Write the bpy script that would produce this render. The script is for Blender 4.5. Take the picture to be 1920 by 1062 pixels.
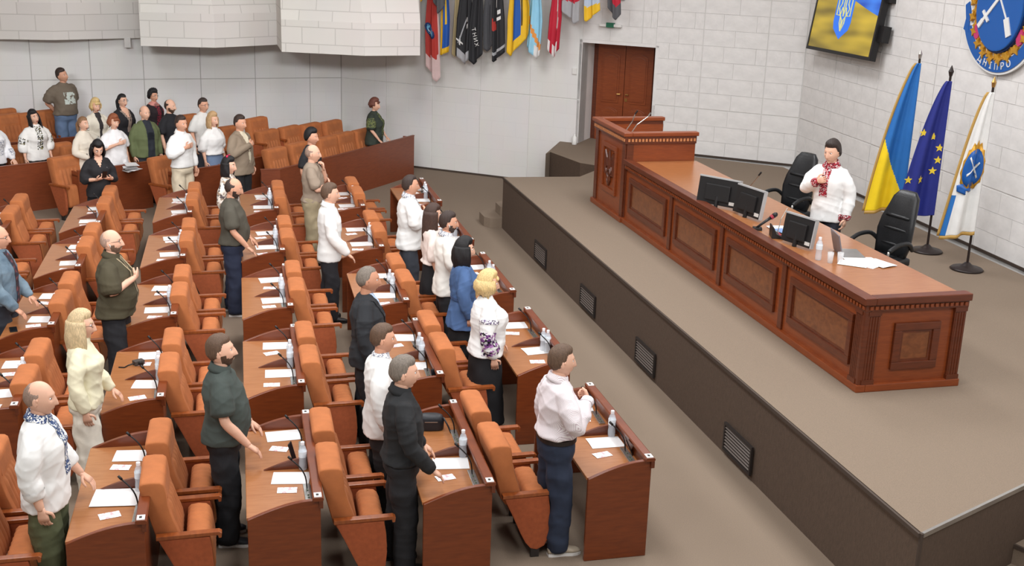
import bpy, bmesh, math, random
import numpy as np
from mathutils import Vector, Matrix, noise as mnoise

# ------------------------------------------------------------------ clear
for o in list(bpy.data.objects):
    bpy.data.objects.remove(o, do_unlink=True)
scene = bpy.context.scene
COL = scene.collection
random.seed(7)
RNG = np.random.default_rng(7)

# ------------------------------------------------------------------ camera
F_PX = 2263.9
YAW, PITCH, ROLL = math.radians(14.934), math.radians(16.787), math.radians(1.970)
CAM = Vector((0.0, 0.0, 5.0))
_F = Vector((math.sin(YAW)*math.cos(PITCH), math.cos(YAW)*math.cos(PITCH), -math.sin(PITCH)))
_r = Vector((math.cos(YAW), -math.sin(YAW), 0.0))
_u = _r.cross(_F)
_r2 = _r*math.cos(ROLL) + _u*math.sin(ROLL)
_u2 = -_r*math.sin(ROLL) + _u*math.cos(ROLL)
cam_data = bpy.data.cameras.new('camera')
cam_data.sensor_width = 36.0
cam_data.lens = F_PX/1920.0*36.0
cam_data.clip_start = 0.1
cam_data.clip_end = 200
cam = bpy.data.objects.new('camera', cam_data)
COL.objects.link(cam)
cam.matrix_world = Matrix(((_r2.x, _u2.x, -_F.x, CAM.x), (_r2.y, _u2.y, -_F.y, CAM.y), (_r2.z, _u2.z, -_F.z, CAM.z), (0, 0, 0, 1)))
scene.camera = cam

# ------------------------------------------------------------------ light
scene.view_settings.view_transform = 'Standard'
scene.view_settings.look = 'None'
scene.view_settings.exposure = 0.10
scene.view_settings.gamma = 1.0
scene.view_settings.use_curve_mapping = False
world = bpy.data.worlds.new('world')
scene.world = world
world.use_nodes = True
world.node_tree.nodes['Background'].inputs[0].default_value = (1.0, 0.985, 0.965, 1)
world.node_tree.nodes['Background'].inputs[1].default_value = 0.32
CEIL_Z = 7.4
LAMPS = [(-3.2, 3.0, 210), (-3.2, 9.2, 210), (-3.0, 15.4, 212), (1.6, 3.0, 205), (1.6, 9.2, 210), (1.6, 15.4, 212),
         (6.4, 3.0, 215), (6.4, 9.2, 225), (6.4, 15.4, 228)]
for lx, ly, lp in LAMPS:
    ld = bpy.data.lights.new('ceiling_lamp', 'AREA')
    ld.shape = 'RECTANGLE'
    ld.size, ld.size_y = 1.6, 3.4
    ld.energy = lp
    ld.color = (0.975, 0.985, 1.0)
    lo = bpy.data.objects.new('ceiling_lamp', ld)
    lo.location = (lx, ly, CEIL_Z - 0.12)
    COL.objects.link(lo)
# unseen fill lights added near the ceiling to brighten the tiers and back wall
for lx, ly, lp, tx in ((-3.5, 1.2, 66, -3.0), (1.0, 1.2, 64, 2.0), (5.0, 1.2, 16, 7.0)):
    ld = bpy.data.lights.new('fill_light', 'AREA')
    ld.shape = 'RECTANGLE'; ld.size, ld.size_y = 2.2, 0.8
    ld.energy = lp; ld.spread = math.radians(52)
    ld.color = (0.975, 0.985, 1.0)
    lo = bpy.data.objects.new('fill_light', ld)
    lo.location = (lx, ly, 6.9)
    lo.rotation_euler = (Vector((tx, 24.0, 1.5)) - Vector((lx, ly, 6.9))).to_track_quat('-Z', 'Y').to_euler()
    COL.objects.link(lo)
# ------------------------------------------------------------------ helpers
def tag(o, label=None, cat=None, group=None, kind=None):
    if label: o['label'] = label
    if cat: o['category'] = cat
    if group: o['group'] = group
    if kind: o['kind'] = kind
    return o

def empty(name, loc=(0, 0, 0), rz=0.0, scale=1.0, label=None, cat=None, group=None):
    o = bpy.data.objects.new(name, None)
    o.empty_display_size = 0.1
    o.location = loc
    o.rotation_euler = (0, 0, rz)
    o.scale = (scale, scale, scale)
    COL.objects.link(o)
    return tag(o, label, cat, group)

def obj(name, mesh, mat=None, parent=None, loc=None, rot=None, kind=None):
    if mat is not None and not mesh.materials:
        for m in (mat if isinstance(mat, (list, tuple)) else [mat]):
            mesh.materials.append(m)
    o = bpy.data.objects.new(name, mesh)
    COL.objects.link(o)
    if parent is not None:
        o.parent = parent
    if loc is not None: o.location = loc
    if rot is not None: o.rotation_euler = rot
    if kind: o['kind'] = kind
    return o

def copy_tree(o, parent=None):
    c = o.copy()
    COL.objects.link(c)
    c.parent = parent
    for ch in list(KIDS.get(o.name, ())):
        copy_tree(ch, c)
    return c
KIDS = {}
def register_tree(o):
    KIDS[o.name] = list(o.children)
    for c in o.children:
        register_tree(c)

def smooth(me, on=True):
    if len(me.polygons):
        me.polygons.foreach_set('use_smooth', np.full(len(me.polygons), on))
    return me

def mesh_from(verts, faces, name='m', sm=False, mi=None):
    me = bpy.data.meshes.new(name)
    me.from_pydata([tuple(map(float, v)) for v in verts], [], [tuple(int(i) for i in f) for f in faces])
    if mi is not None:
        me.polygons.foreach_set('material_index', np.asarray(mi, dtype=np.int32))
    me.update()
    if sm: smooth(me)
    return me

class MB:
    """collects simple shapes into one mesh"""
    def __init__(s): s.v = []; s.f = []; s.mi = []
    def add(s, verts, faces, mi=0):
        b = len(s.v)
        s.v.extend([tuple(map(float, v)) for v in verts])
        s.f.extend([tuple(int(i)+b for i in f) for f in faces])
        s.mi.extend([mi]*len(faces))
        return s
    def box(s, x0, x1, y0, y1, z0, z1, mi=0, M=None):
        vs = [(x0,y0,z0),(x1,y0,z0),(x1,y1,z0),(x0,y1,z0),(x0,y0,z1),(x1,y0,z1),(x1,y1,z1),(x0,y1,z1)]
        if M is not None: vs = [tuple(M @ Vector(v)) for v in vs]
        return s.add(vs, [(0,3,2,1),(4,5,6,7),(0,1,5,4),(1,2,6,5),(2,3,7,6),(3,0,4,7)], mi)
    def prism(s, poly, a, b, axis='z', mi=0):
        """extrude a 2D polygon from a to b along axis. xz-polys for axis y, xy for z, yz for x"""
        n = len(poly)
        def P(p, t):
            return (p[0], p[1], t) if axis == 'z' else ((p[0], t, p[1]) if axis == 'y' else (t, p[0], p[1]))
        vs = [P(p, a) for p in poly] + [P(p, b) for p in poly]
        fs = [tuple(range(n))[::-1], tuple(range(n, 2*n))] + [(i, (i+1) % n, n+(i+1) % n, n+i) for i in range(n)]
        return s.add(vs, fs, mi)
    def tube(s, pts, rad, n=8, mi=0, caps=True):
        pts = [Vector(p) for p in pts]
        if not hasattr(rad, '__len__'): rad = [rad]*len(pts)
        vs, fs = tube_geo(pts, rad, n, caps)
        return s.add(vs, fs, mi)
    def cyl(s, c, r, z0, z1, n=16, mi=0, r2=None):
        return s.tube([(c[0], c[1], z0), (c[0], c[1], z1)], [r, r if r2 is None else r2], n, mi)
    def lathe(s, prof, c=(0, 0), n=16, mi=0):
        vs, fs = [], []
        for r, z in prof:
            for i in range(n):
                a = 2*math.pi*i/n
                vs.append((c[0]+r*math.cos(a), c[1]+r*math.sin(a), z))
        for j in range(len(prof)-1):
            for i in range(n):
                k = (i+1) % n
                fs.append((j*n+i, j*n+k, (j+1)*n+k, (j+1)*n+i))
        fs.append(tuple(range(n))[::-1])
        fs.append(tuple(range((len(prof)-1)*n, len(prof)*n)))
        return s.add(vs, fs, mi)
    def xform(s, M):
        s.v = [tuple(M @ Vector(v)) for v in s.v]
        return s
    def mesh(s, name='m', sm=False, bevel=0.0, seg=2, fix=False):
        me = mesh_from(s.v, s.f, name, False, s.mi)
        if bevel or fix:
            bm = bmesh.new(); bm.from_mesh(me)
            if fix: bmesh.ops.recalc_face_normals(bm, faces=bm.faces)
            if bevel:
                ed = [e for e in bm.edges if len(e.link_faces) == 2 and e.calc_face_angle(0) > 0.5]
                bmesh.ops.bevel(bm, geom=ed, offset=bevel, segments=seg, profile=0.7, affect='EDGES', clamp_overlap=True)
            bm.to_mesh(me); bm.free()
        if sm: smooth(me)
        return me
    def build(s, name, mat=None, parent=None, bevel=0.0, seg=2, sm=False, fix=False, **k):
        return obj(name, s.mesh(name, sm, bevel, seg, fix), mat, parent, **k)

def tube_geo(pts, rad, n=8, caps=True, flat=None):
    vs, fs = [], []
    m = len(pts)
    up = None
    for i, p in enumerate(pts):
        t = (pts[min(i+1, m-1)] - pts[max(i-1, 0)])
        t = t.normalized() if t.length > 1e-9 else Vector((0, 0, 1))
        if up is None:
            up = Vector((0, 1, 0)) if abs(t.y) < 0.9 else Vector((1, 0, 0))
        a = (up - t*up.dot(t))
        a = a.normalized() if a.length > 1e-6 else t.orthogonal().normalized()
        b = t.cross(a)
        up = a
        r = rad[i]
        ra, rb = (r if hasattr(r, '__len__') else (r, r))
        for k in range(n):
            an = 2*math.pi*k/n
            vs.append(tuple(p + a*(ra*math.cos(an)) + b*(rb*math.sin(an))))
    for i in range(m-1):
        for k in range(n):
            q = (k+1) % n
            fs.append((i*n+k, i*n+q, (i+1)*n+q, (i+1)*n+k))
    if caps:
        fs.append(tuple(range(n))[::-1])
        fs.append(tuple(range((m-1)*n, m*n)))
    return vs, fs

def catmull(pts, sub=4):
    P = [np.asarray(p, float) for p in pts]
    out = []
    for i in range(len(P)-1):
        p0 = P[max(i-1, 0)]; p1 = P[i]; p2 = P[i+1]; p3 = P[min(i+2, len(P)-1)]
        for k in range(sub):
            t = k/sub
            out.append(0.5*((2*p1)+(-p0+p2)*t+(2*p0-5*p1+4*p2-p3)*t*t+(-p0+3*p1-3*p2+p3)*t**3))
    out.append(P[-1])
    return out

# ------------------------------------------------------------------ materials
MATS = {}
def lin(c):
    return tuple((x/255/12.92 if x/255 <= 0.04045 else ((x/255+0.055)/1.055)**2.4) for x in c)
def mat(name, rgb, rough=0.6, metal=0.0, var=0.0, vscale=6.0, stretch=None, bump=0.0, bscale=60.0, rgb2=None, emit=0.0, trans=0.0, ior=1.45, sheen=0.0, alpha=1.0, spec=None, detail=4.0, coat=0.0):
    """procedural principled material; rgb are 0-255 display values"""
    if name in MATS: return MATS[name]
    m = bpy.data.materials.new(name)
    m.use_nodes = True
    nt = m.node_tree; N = nt.nodes; L = nt.links
    b = N['Principled BSDF']
    c = lin(rgb)
    b.inputs['Base Color'].default_value = (*c, 1)
    b.inputs['Roughness'].default_value = rough
    b.inputs['Metallic'].default_value = metal
    b.inputs['IOR'].default_value = ior
    if spec is not None: b.inputs['Specular IOR Level'].default_value = spec
    if trans: b.inputs['Transmission Weight'].default_value = trans
    if coat:
        b.inputs['Coat Weight'].default_value = coat
        b.inputs['Coat Roughness'].default_value = 0.25
    if sheen:
        b.inputs['Sheen Weight'].default_value = sheen
        b.inputs['Sheen Roughness'].default_value = 0.4
        b.inputs['Sheen Tint'].default_value = (*[min(1, x*1.6+0.1) for x in c], 1)
    if alpha < 1: b.inputs['Alpha'].default_value = alpha
    if emit:
        b.inputs['Emission Color'].default_value = (*c, 1)
        b.inputs['Emission Strength'].default_value = emit
    if var or bump:
        tc = N.new('ShaderNodeTexCoord')
        mp = N.new('ShaderNodeMapping')
        L.new(tc.outputs['Object'], mp.inputs['Vector'])
        if stretch: mp.inputs['Scale'].default_value = stretch
    if var:
        nz = N.new('ShaderNodeTexNoise'); nz.inputs['Scale'].default_value = vscale; nz.inputs['Detail'].default_value = detail
        L.new(mp.outputs[0], nz.inputs['Vector'])
        cr = N.new('ShaderNodeValToRGB')
        d = lin(rgb2) if rgb2 else tuple(x*(1-var) for x in c)
        e = c if rgb2 else tuple(min(1, x*(1+var)) for x in c)
        cr.color_ramp.elements[0].position = 0.3; cr.color_ramp.elements[0].color = (*d, 1)
        cr.color_ramp.elements[1].position = 0.7; cr.color_ramp.elements[1].color = (*e, 1)
        L.new(nz.outputs['Fac'], cr.inputs[0])
        L.new(cr.outputs[0], b.inputs['Base Color'])
        if emit: L.new(cr.outputs[0], b.inputs['Emission Color'])
    if bump:
        n2 = N.new('ShaderNodeTexNoise'); n2.inputs['Scale'].default_value = bscale; n2.inputs['Detail'].default_value = 3
        L.new(mp.outputs[0], n2.inputs['Vector'])
        bp = N.new('ShaderNodeBump'); bp.inputs['Strength'].default_value = bump; bp.inputs['Distance'].default_value = 0.01
        L.new(n2.outputs['Fac'], bp.inputs['Height'])
        L.new(bp.outputs[0], b.inputs['Normal'])
    MATS[name] = m
    return m

def pattern_mat(name, base, cols, scale=30.0, rough=0.8, kind='voronoi', thresh=0.5, stretch=None):
    """cloth with small woven / embroidered motifs in the given colours on the base colour"""
    if name in MATS: return MATS[name]
    m = bpy.data.materials.new(name); m.use_nodes = True
    nt = m.node_tree; N = nt.nodes; L = nt.links
    b = N['Principled BSDF']; b.inputs['Roughness'].default_value = rough
    tc = N.new('ShaderNodeTexCoord'); mp = N.new('ShaderNodeMapping')
    L.new(tc.outputs['Object'], mp.inputs['Vector'])
    if stretch: mp.inputs['Scale'].default_value = stretch
    if kind == 'voronoi':
        t = N.new('ShaderNodeTexVoronoi'); t.inputs['Scale'].default_value = scale
        L.new(mp.outputs[0], t.inputs['Vector'])
        fac = t.outputs['Color']
        sep = N.new('ShaderNodeSeparateColor'); L.new(fac, sep.inputs[0]); fac = sep.outputs[0]
    elif kind == 'stripe':
        t = N.new('ShaderNodeTexWave'); t.inputs['Scale'].default_value = scale; t.inputs['Distortion'].default_value = 0.0
        t.bands_direction = 'Y'
        L.new(mp.outputs[0], t.inputs['Vector']); fac = t.outputs['Fac']
    else:
        t = N.new('ShaderNodeTexNoise'); t.inputs['Scale'].default_value = scale; t.inputs['Detail'].default_value = 2
        L.new(mp.outputs[0], t.inputs['Vector']); fac = t.outputs['Fac']
    cr = N.new('ShaderNodeValToRGB'); cr.color_ramp.interpolation = 'CONSTANT'
    el = cr.color_ramp.elements
    el[0].position = 0.0; el[0].color = (*lin(base), 1)
    el[1].position = thresh; el[1].color = (*lin(cols[0]), 1)
    for i, c in enumerate(cols[1:]):
        e = el.new(thresh + (1-thresh)*(i+1)/len(cols)); e.color = (*lin(c), 1)
    L.new(fac, cr.inputs[0]); L.new(cr.outputs[0], b.inputs['Base Color'])
    MATS[name] = m
    return m

def wood(name, rgb, rgb2, rough=0.35, stretch=(3, 3, 22), scale=2.2, coat=0.15):
    """veneer: stretched noise grain between two tones"""
    if name in MATS: return MATS[name]
    m = bpy.data.materials.new(name); m.use_nodes = True
    nt = m.node_tree; N = nt.nodes; L = nt.links
    b = N['Principled BSDF']; b.inputs['Roughness'].default_value = rough
    b.inputs['Coat Weight'].default_value = coat; b.inputs['Coat Roughness'].default_value = 0.3
    tc = N.new('ShaderNodeTexCoord'); mp = N.new('ShaderNodeMapping')
    mp.inputs['Scale'].default_value = stretch
    L.new(tc.outputs['Object'], mp.inputs['Vector'])
    nz = N.new('ShaderNodeTexNoise'); nz.inputs['Scale'].default_value = scale; nz.inputs['Detail'].default_value = 6; nz.inputs['Distortion'].default_value = 0.6
    L.new(mp.outputs[0], nz.inputs['Vector'])
    cr = N.new('ShaderNodeValToRGB')
    cr.color_ramp.elements[0].position = 0.3; cr.color_ramp.elements[0].color = (*lin(rgb2), 1)
    cr.color_ramp.elements[1].position = 0.7; cr.color_ramp.elements[1].color = (*lin(rgb), 1)
    L.new(nz.outputs['Fac'], cr.inputs[0]); L.new(cr.outputs[0], b.inputs['Base Color'])
    MATS[name] = m
    return m

def masonry(name, rgb, rgb2, joint, bw, bh, mortar=0.012, bump=0.35):
    """flat white-painted masonry seen as faint courses; uses the metre UVs of the mesh"""
    if name in MATS: return MATS[name]
    m = bpy.data.materials.new(name); m.use_nodes = True
    nt = m.node_tree; N = nt.nodes; L = nt.links
    b = N['Principled BSDF']; b.inputs['Roughness'].default_value = 0.75
    uv = N.new('ShaderNodeUVMap')
    br = N.new('ShaderNodeTexBrick')
    br.inputs['Scale'].default_value = 1.0
    br.inputs['Brick Width'].default_value = bw; br.inputs['Row Height'].default_value = bh
    br.inputs['Mortar Size'].default_value = mortar; br.inputs['Mortar Smooth'].default_value = 0.3
    br.inputs['Color1'].default_value = (*lin(rgb), 1); br.inputs['Color2'].default_value = (*lin(rgb2), 1); br.inputs['Mortar'].default_value = (*lin(joint), 1)
    L.new(uv.outputs[0], br.inputs['Vector'])
    nz = N.new('ShaderNodeTexNoise'); nz.inputs['Scale'].default_value = 2.0; nz.inputs['Detail'].default_value = 6
    mx = N.new('ShaderNodeMix'); mx.data_type = 'RGBA'; mx.blend_type = 'MULTIPLY'; mx.inputs[0].default_value = 0.10
    L.new(br.outputs['Color'], mx.inputs[6]); L.new(nz.outputs['Color'], mx.inputs[7])
    L.new(mx.outputs[2], b.inputs['Base Color'])
    bp = N.new('ShaderNodeBump'); bp.inputs['Strength'].default_value = bump; bp.inputs['Distance'].default_value = 0.004; bp.invert = True
    L.new(br.outputs['Fac'], bp.inputs['Height']); L.new(bp.outputs[0], b.inputs['Normal'])
    MATS[name] = m
    return m

def add_uv(me, fn):
    """per-loop metre UVs from fn(co, normal)"""
    uv = me.uv_layers.new(name='UVMap')
    for p in me.polygons:
        for li in p.loop_indices:
            uv.data[li].uv = fn(me.vertices[me.loops[li].vertex_index].co, p.normal)

def wall_uv(co, n):
    t = Vector((-n.y, n.x, 0))
    if t.length < 1e-4: return (co.x, co.y)
    t.normalize()
    return (co.dot(t), co.z)
# ------------------------------------------------------------------ shared materials
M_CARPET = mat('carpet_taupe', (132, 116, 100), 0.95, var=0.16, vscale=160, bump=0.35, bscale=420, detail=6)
M_RISER = mat('carpet_riser_shaded', (86, 70, 58), 0.95, var=0.14, vscale=90, bump=0.35, bscale=300, stretch=(1, 1, 0.25))  # same carpet, colour darkened for the shade on upright faces
M_EDGE = mat('carpet_edge_trim', (70, 58, 50), 0.7)
M_WHITE = mat('painted_block', (230, 228, 226), 0.8, var=0.05, vscale=3.0, bump=0.25, bscale=26)
M_JOINT = mat('block_joint', (216, 214, 211), 0.9, var=0.05)
M_PANEL = masonry('painted_panel', (236, 234, 232), (234, 232, 230), (231, 229, 227), 0.52, 0.285, 0.006, 0.08)
M_BALC = masonry('balcony_block', (230, 226, 221), (223, 219, 214), (205, 201, 196), 0.62, 0.30, 0.010, 0.45)
M_SEAM = mat('panel_seam', (186, 183, 180), 0.9)
M_CEIL = mat('ceiling_paint', (225, 222, 216), 0.9, var=0.03)
M_WOOD = wood('cherry_veneer', (120, 57, 24), (103, 46, 19))
M_WOODT = wood('cherry_top_sheen', (170, 112, 68), (154, 96, 53), 0.26, (3, 22, 3), 2.0, 0.5)  # same cherry made paler: gloss reflection of the ceiling put into the colour
M_WOODD = wood('cherry_dark', (104, 48, 23), (86, 38, 18), 0.35)
M_PRES = wood('presidium_veneer', (142, 69, 30), (124, 57, 24))
M_BURL = wood('burl_panel', (134, 78, 42), (104, 56, 29), 0.3, (5, 5, 7), 2.6, 0.3)
M_TIER = wood('tier_veneer', (132, 66, 36), (116, 55, 30), 0.4)
M_DOOR = wood('door_wood', (142, 70, 32), (122, 56, 26), 0.35)
M_BLACKISH = mat('black_plastic', (26, 25, 26), 0.45, var=0.1)
M_DARKVOID = mat('dark_metal', (44, 38, 36), 0.6, var=0.1)
M_STEEL = mat('brushed_steel', (190, 188, 184), 0.3, 0.9, var=0.08)
M_BRASS = mat('brass', (190, 150, 90), 0.3, 0.9, var=0.05)
M_PAPER = mat('white_paper', (240, 239, 238), 0.8, var=0.02, vscale=20)
M_PLASTW = mat('white_plastic', (230, 229, 226), 0.4, var=0.02)

STZ = 0.87                                        # stage height
W0 = Vector((-11.0, 24.40, 0)); W1 = Vector((2.94, 25.40, 0)); W5 = Vector((10.45, 19.60, 0)); W6 = Vector((9.98, 4.0, 0))
DD = (W5 - W1).normalized(); DN = Vector((DD.y, -DD.x, 0)); DN = DN if DN.y < 0 else -DN
DL = (W5 - W1).length

def frame_m(o, d, n):
    """local x along d, local y outward along n, z up"""
    return Matrix(((d.x, n.x, 0, o.x), (d.y, n.y, 0, o.y), (0, 0, 1, o.z), (0, 0, 0, 1)))

_unit = MB().box(-.5, .5, -.5, .5, -.5, .5).mesh('unit_block')
_unit.materials.append(M_WHITE)
def block(parent, x0, x1, z0, z1, y0, y1, name='block', mesh=None):
    o = bpy.data.objects.new(name, mesh or _unit)
    COL.objects.link(o)
    o.parent = parent
    o.location = ((x0+x1)/2, (y0+y1)/2, (z0+z1)/2)
    o.scale = (x1-x0, y1-y0, z1-z0)
    return o

# floor, ceiling
tag(MB().box(-12, 12, -1.0, 27, -0.12, 0.0).build('floor', M_CARPET), kind='structure')
tag(MB().box(-12, 12, -1.0, 27, CEIL_Z, CEIL_Z+0.15).build('ceiling', M_CEIL), kind='structure')

# back wall behind the tiers: backing with big panels
d0 = (W1 - W0).normalized(); n0 = Vector((d0.y, -d0.x, 0)); L0 = (W1 - W0).length
wb = MB().box(0, L0+0.05, -0.35, -0.010, 0, CEIL_Z).build('wall_back', M_SEAM)
wb.matrix_world = frame_m(W0, d0, n0); tag(wb, kind='structure')
def panel_mesh(w, h):
    me = MB().box(-w/2, w/2, -.03, 0, -h/2, h/2).mesh('wall_panel', bevel=0.004, seg=1)
    me.materials.append(M_PANEL)
    uv = me.uv_layers.new(name='UVMap')
    for lp in me.loops:
        c = me.vertices[lp.vertex_index].co
        uv.data[lp.index].uv = (c.x, c.z)
    return me
edges = [0.0]
xs_seam = [-9.4, -8.3, -7.2, -6.2, -5.15, -4.1, -3.06, -1.98, -0.99, 0.1, 1.18, 2.29]
edges += [(x - W0.x)/d0.x for x in xs_seam] + [L0]
for i in range(len(edges)-1):
    a, b = edges[i]+0.007, edges[i+1]-0.007
    for z0, z1 in ((0.0, 1.703), (1.717, CEIL_Z)):
        obj('panel', panel_mesh(b-a, z1-z0), None, wb, loc=((a+b)/2, 0.0, (z0+z1)/2))

# diagonal wall with the door niche
wd = MB().box(0, 5.30, -0.35, -0.010, 0, CEIL_Z).box(5.30, 6.74, -0.35, -0.010, 2.84, CEIL_Z).box(6.74, DL+0.3, -0.35, -0.010, 0, CEIL_Z).build('wall_diagonal', M_JOINT)
wd.matrix_world = frame_m(W1, DD, DN); tag(wd, kind='structure')
for a, b in zip([0, 1.06, 2.12, 3.19, 4.25], [1.06, 2.12, 3.19, 4.25, 5.30]):
    for z0, z1 in ((0.0, 1.703), (1.717, CEIL_Z)):
        w = b-a-0.012
        obj('panel', panel_mesh(w, z1-z0), None, wd, loc=((a+b)/2, 0.0, (z0+z1)/2))
def courses(parent, a, b, z0, z1, h=0.287, seed=0):
    """white painted blocks laid in courses between two vertical grooves"""
    rng = random.Random(seed)
    n = max(1, round((z1-z0)/h)); hh = (z1-z0)/n
    for j in range(n):
        w = b-a
        k = max(1, round(w/0.56))
        off = 0.5 if j % 2 else 0.0
        cuts = [a] + sorted(a + w*(i+1-off*0.8+rng.uniform(-.07, .07))/k for i in range(k) if 0.12 < (i+1-off*0.8)/k < 0.9) + [b]
        for c0, c1 in zip(cuts, cuts[1:]):
            dy = rng.uniform(-0.0035, 0.0025)
            block(parent, c0+0.0022, c1-0.0022, z0+j*hh+0.0022, z0+(j+1)*hh-0.0022, -0.035, dy)
for i, (a, b) in enumerate([(6.74, 7.62), (7.635, 8.80), (8.815, DL-0.01)]):
    courses(wd, a, b, STZ, 1.735, seed=i)
    courses(wd, a, b, 1.755, 4.63, seed=i+9)
courses(wd, 5.30, 6.46, 2.86, 4.63, seed=31)
courses(wd, 6.475, 6.74, 2.86, 4.63, seed=32)
for i, (a, b) in enumerate([(5.30, 6.74), (6.74, 8.2), (8.2, DL)]):
    obj('panel', panel_mesh(b-a-0.01, CEIL_Z-4.64), None, wd, loc=((a+b)/2, 0.0, (CEIL_Z+4.64)/2))
# niche: jambs and head of the doorway
nic = MB()
nic.box(5.24, 5.30, -0.75, 0.0, STZ, 2.84).box(6.74, 6.80, -0.75, 0.0, STZ, 2.84).box(5.24, 6.80, -0.75, -0.0, 2.80, 2.86)
nic.prism([(6.74, 0.0), (6.74, -0.70), (6.54, -0.70)], STZ, 2.80)
jm = nic.build('door_jamb', M_WHITE, wd)
# door_1: two leaves, each with raised arched panels
door = empty('door_1'); door.matrix_world = frame_m(W1 + DD*5.30, DD, DN); tag(door, kind='structure')
MB().box(0.0, 1.30, -0.78, -0.70, STZ, 2.80).build('door_frame', M_WOODD, door)
def arched(x0, x1, z0, z1, top, up=True):
    pts = [(x0, z0), (x1, z0)] if top else []
    if top:
        return [(x0, z0), (x1, z0), (x1, z1)] + [(x1+(x0-x1)*t, z1+0.07*math.sin(math.pi*t)) for t in (.2, .35, .5, .65, .8)] + [(x0, z1)]
    return [(x0, z1), (x0, z0)] + [(x0+(x1-x0)*t, z0+0.07*math.sin(math.pi*t)) for t in (.2, .35, .5, .65, .8)] + [(x1, z0), (x1, z1)]
for k, x0 in enumerate((0.10, 0.665)):
    x1 = x0+0.555
    leaf = MB().box(x0, x1, -0.70, -0.655, STZ, 2.74).build('door_leaf', M_DOOR, door, bevel=0.004)
    for z0, z1, arch in ((1.62, 2.52, 1), (1.06, 1.46, 1)):
        pts = arched(x0+.1, x1-.1, z0, z1, True)
        MB().prism(pts, -0.655, -0.640, 'y').build('door_panel', M_DOOR, leaf, bevel=0.008, fix=True)
        pts2 = [((p[0]-(x0+x1)/2)*.8+(x0+x1)/2, (p[1]-(z0+z1)/2)*.9+(z0+z1)/2) for p in pts]
        MB().prism(pts2, -0.640, -0.628, 'y').build('door_panel', M_DOOR, leaf, bevel=0.008, fix=True)
for x in (0.60, 0.72):
    MB().tube([(x, -.655, 1.80), (x, -.60, 1.80), (x+(.06 if x > .65 else -.06), -.595, 1.80)], .013, 8).build('door_handle', M_BRASS, door)
MB().box(0.69, 0.74, -.655, -.645, 1.66, 1.72).build('lock_plate', M_BRASS, door)

# front wall behind the stage
d6 = (W6 - W5).normalized(); n6 = Vector((d6.y, -d6.x, 0)); n6 = n6 if n6.x < 0 else -n6
L6 = (W6-W5).length
wf = MB().box(0, L6+6, -0.35, -0.010, 0, CEIL_Z).build('wall_front', M_JOINT)
wf.matrix_world = frame_m(W5, d6, n6); tag(wf, kind='structure')
GF = [0.01, 1.15, 2.58, 4.16, 5.62, 7.08, 8.54, 10.0]
for i in range(5):
    courses(wf, GF[i]+.006, GF[i+1]-.006, STZ, 1.735, seed=50+i)
    courses(wf, GF[i]+.006, GF[i+1]-.006, 1.755, 4.63, seed=60+i)
obj('panel', panel_mesh(9.9, CEIL_Z-4.64), None, wf, loc=(5.0, 0, (CEIL_Z+4.64)/2))
for i in range(5, 7):
    obj('panel', panel_mesh(GF[i+1]-GF[i]-.012, 4.63), None, wf, loc=((GF[i]+GF[i+1])/2, 0, 2.315))
obj('panel', panel_mesh(7.8, CEIL_Z), None, wf, loc=(13.95, 0, CEIL_Z/2))
# far-left side wall, out of the frame
tag(MB().box(-11.5, -11.0, -1, 25, 0, CEIL_Z).build('wall_left', M_CEIL), kind='structure')

# dark skirting lines
def skirt(name, a, b, z):
    v = (b-a); L = v.length; v.normalize(); n = Vector((v.y, -v.x, 0))
    if n.dot(Vector((0, 8, 0)) - a) < 0: n = -n
    o = MB().box(0, L, 0.0, 0.02, z, z+0.035).build(name, M_EDGE); o.matrix_world = frame_m(a, v, n); tag(o, kind='structure')
skirt('baseboard_back', W0, W1, 0); skirt('baseboard_diagonal', W1, W1+DD*5.0, 0)
skirt('baseboard_stage', W1+DD*6.74, W5, STZ); skirt('baseboard_front', W5, W5+d6*12, STZ)

# stage, landing and steps
sd = Vector((0.914, 0.405, 0))
P_near = Vector((4.92, 6.77, 0))
far = P_near + sd*5.6
poly = [(4.90, 19.17), (4.92, 6.77), (far.x, far.y), (10.2, 19.55), (9.3, 20.3), (8.2, 21.2), (7.35, 21.85), (7.25, 22.06), (6.33, 21.31), (6.58, 20.24), (6.86, 19.92), (6.60, 19.52), (6.21, 19.09)]
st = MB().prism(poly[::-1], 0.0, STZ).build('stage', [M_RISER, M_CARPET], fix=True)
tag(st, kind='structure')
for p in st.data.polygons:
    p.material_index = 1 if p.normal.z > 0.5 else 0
# landing in front of the doorway reaches into the niche
tag(MB().prism([(6.2, 21.15), (6.33, 21.31), (7.35, 21.85), (8.2, 21.2), (8.9, 21.8), (7.3, 23.2), (6.9, 22.5)], 0, STZ-.002).build('stage_landing', M_CARPET, fix=True), kind='structure')
MB().box(4.885, 4.905, 6.77, 19.17, STZ-.03, STZ+.004).build('edge_trim', M_EDGE, st)
rr = MB().box(0, 5.6, -.012, .012, STZ-.03, STZ+.006).build('edge_trim', M_STEEL, st); rr.matrix_world = frame_m(P_near, sd, Vector((sd.y, -sd.x, 0)))
MB().cyl((4.915, 6.775), .016, 0, STZ, 8).build('corner_trim', M_EDGE, st)
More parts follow.
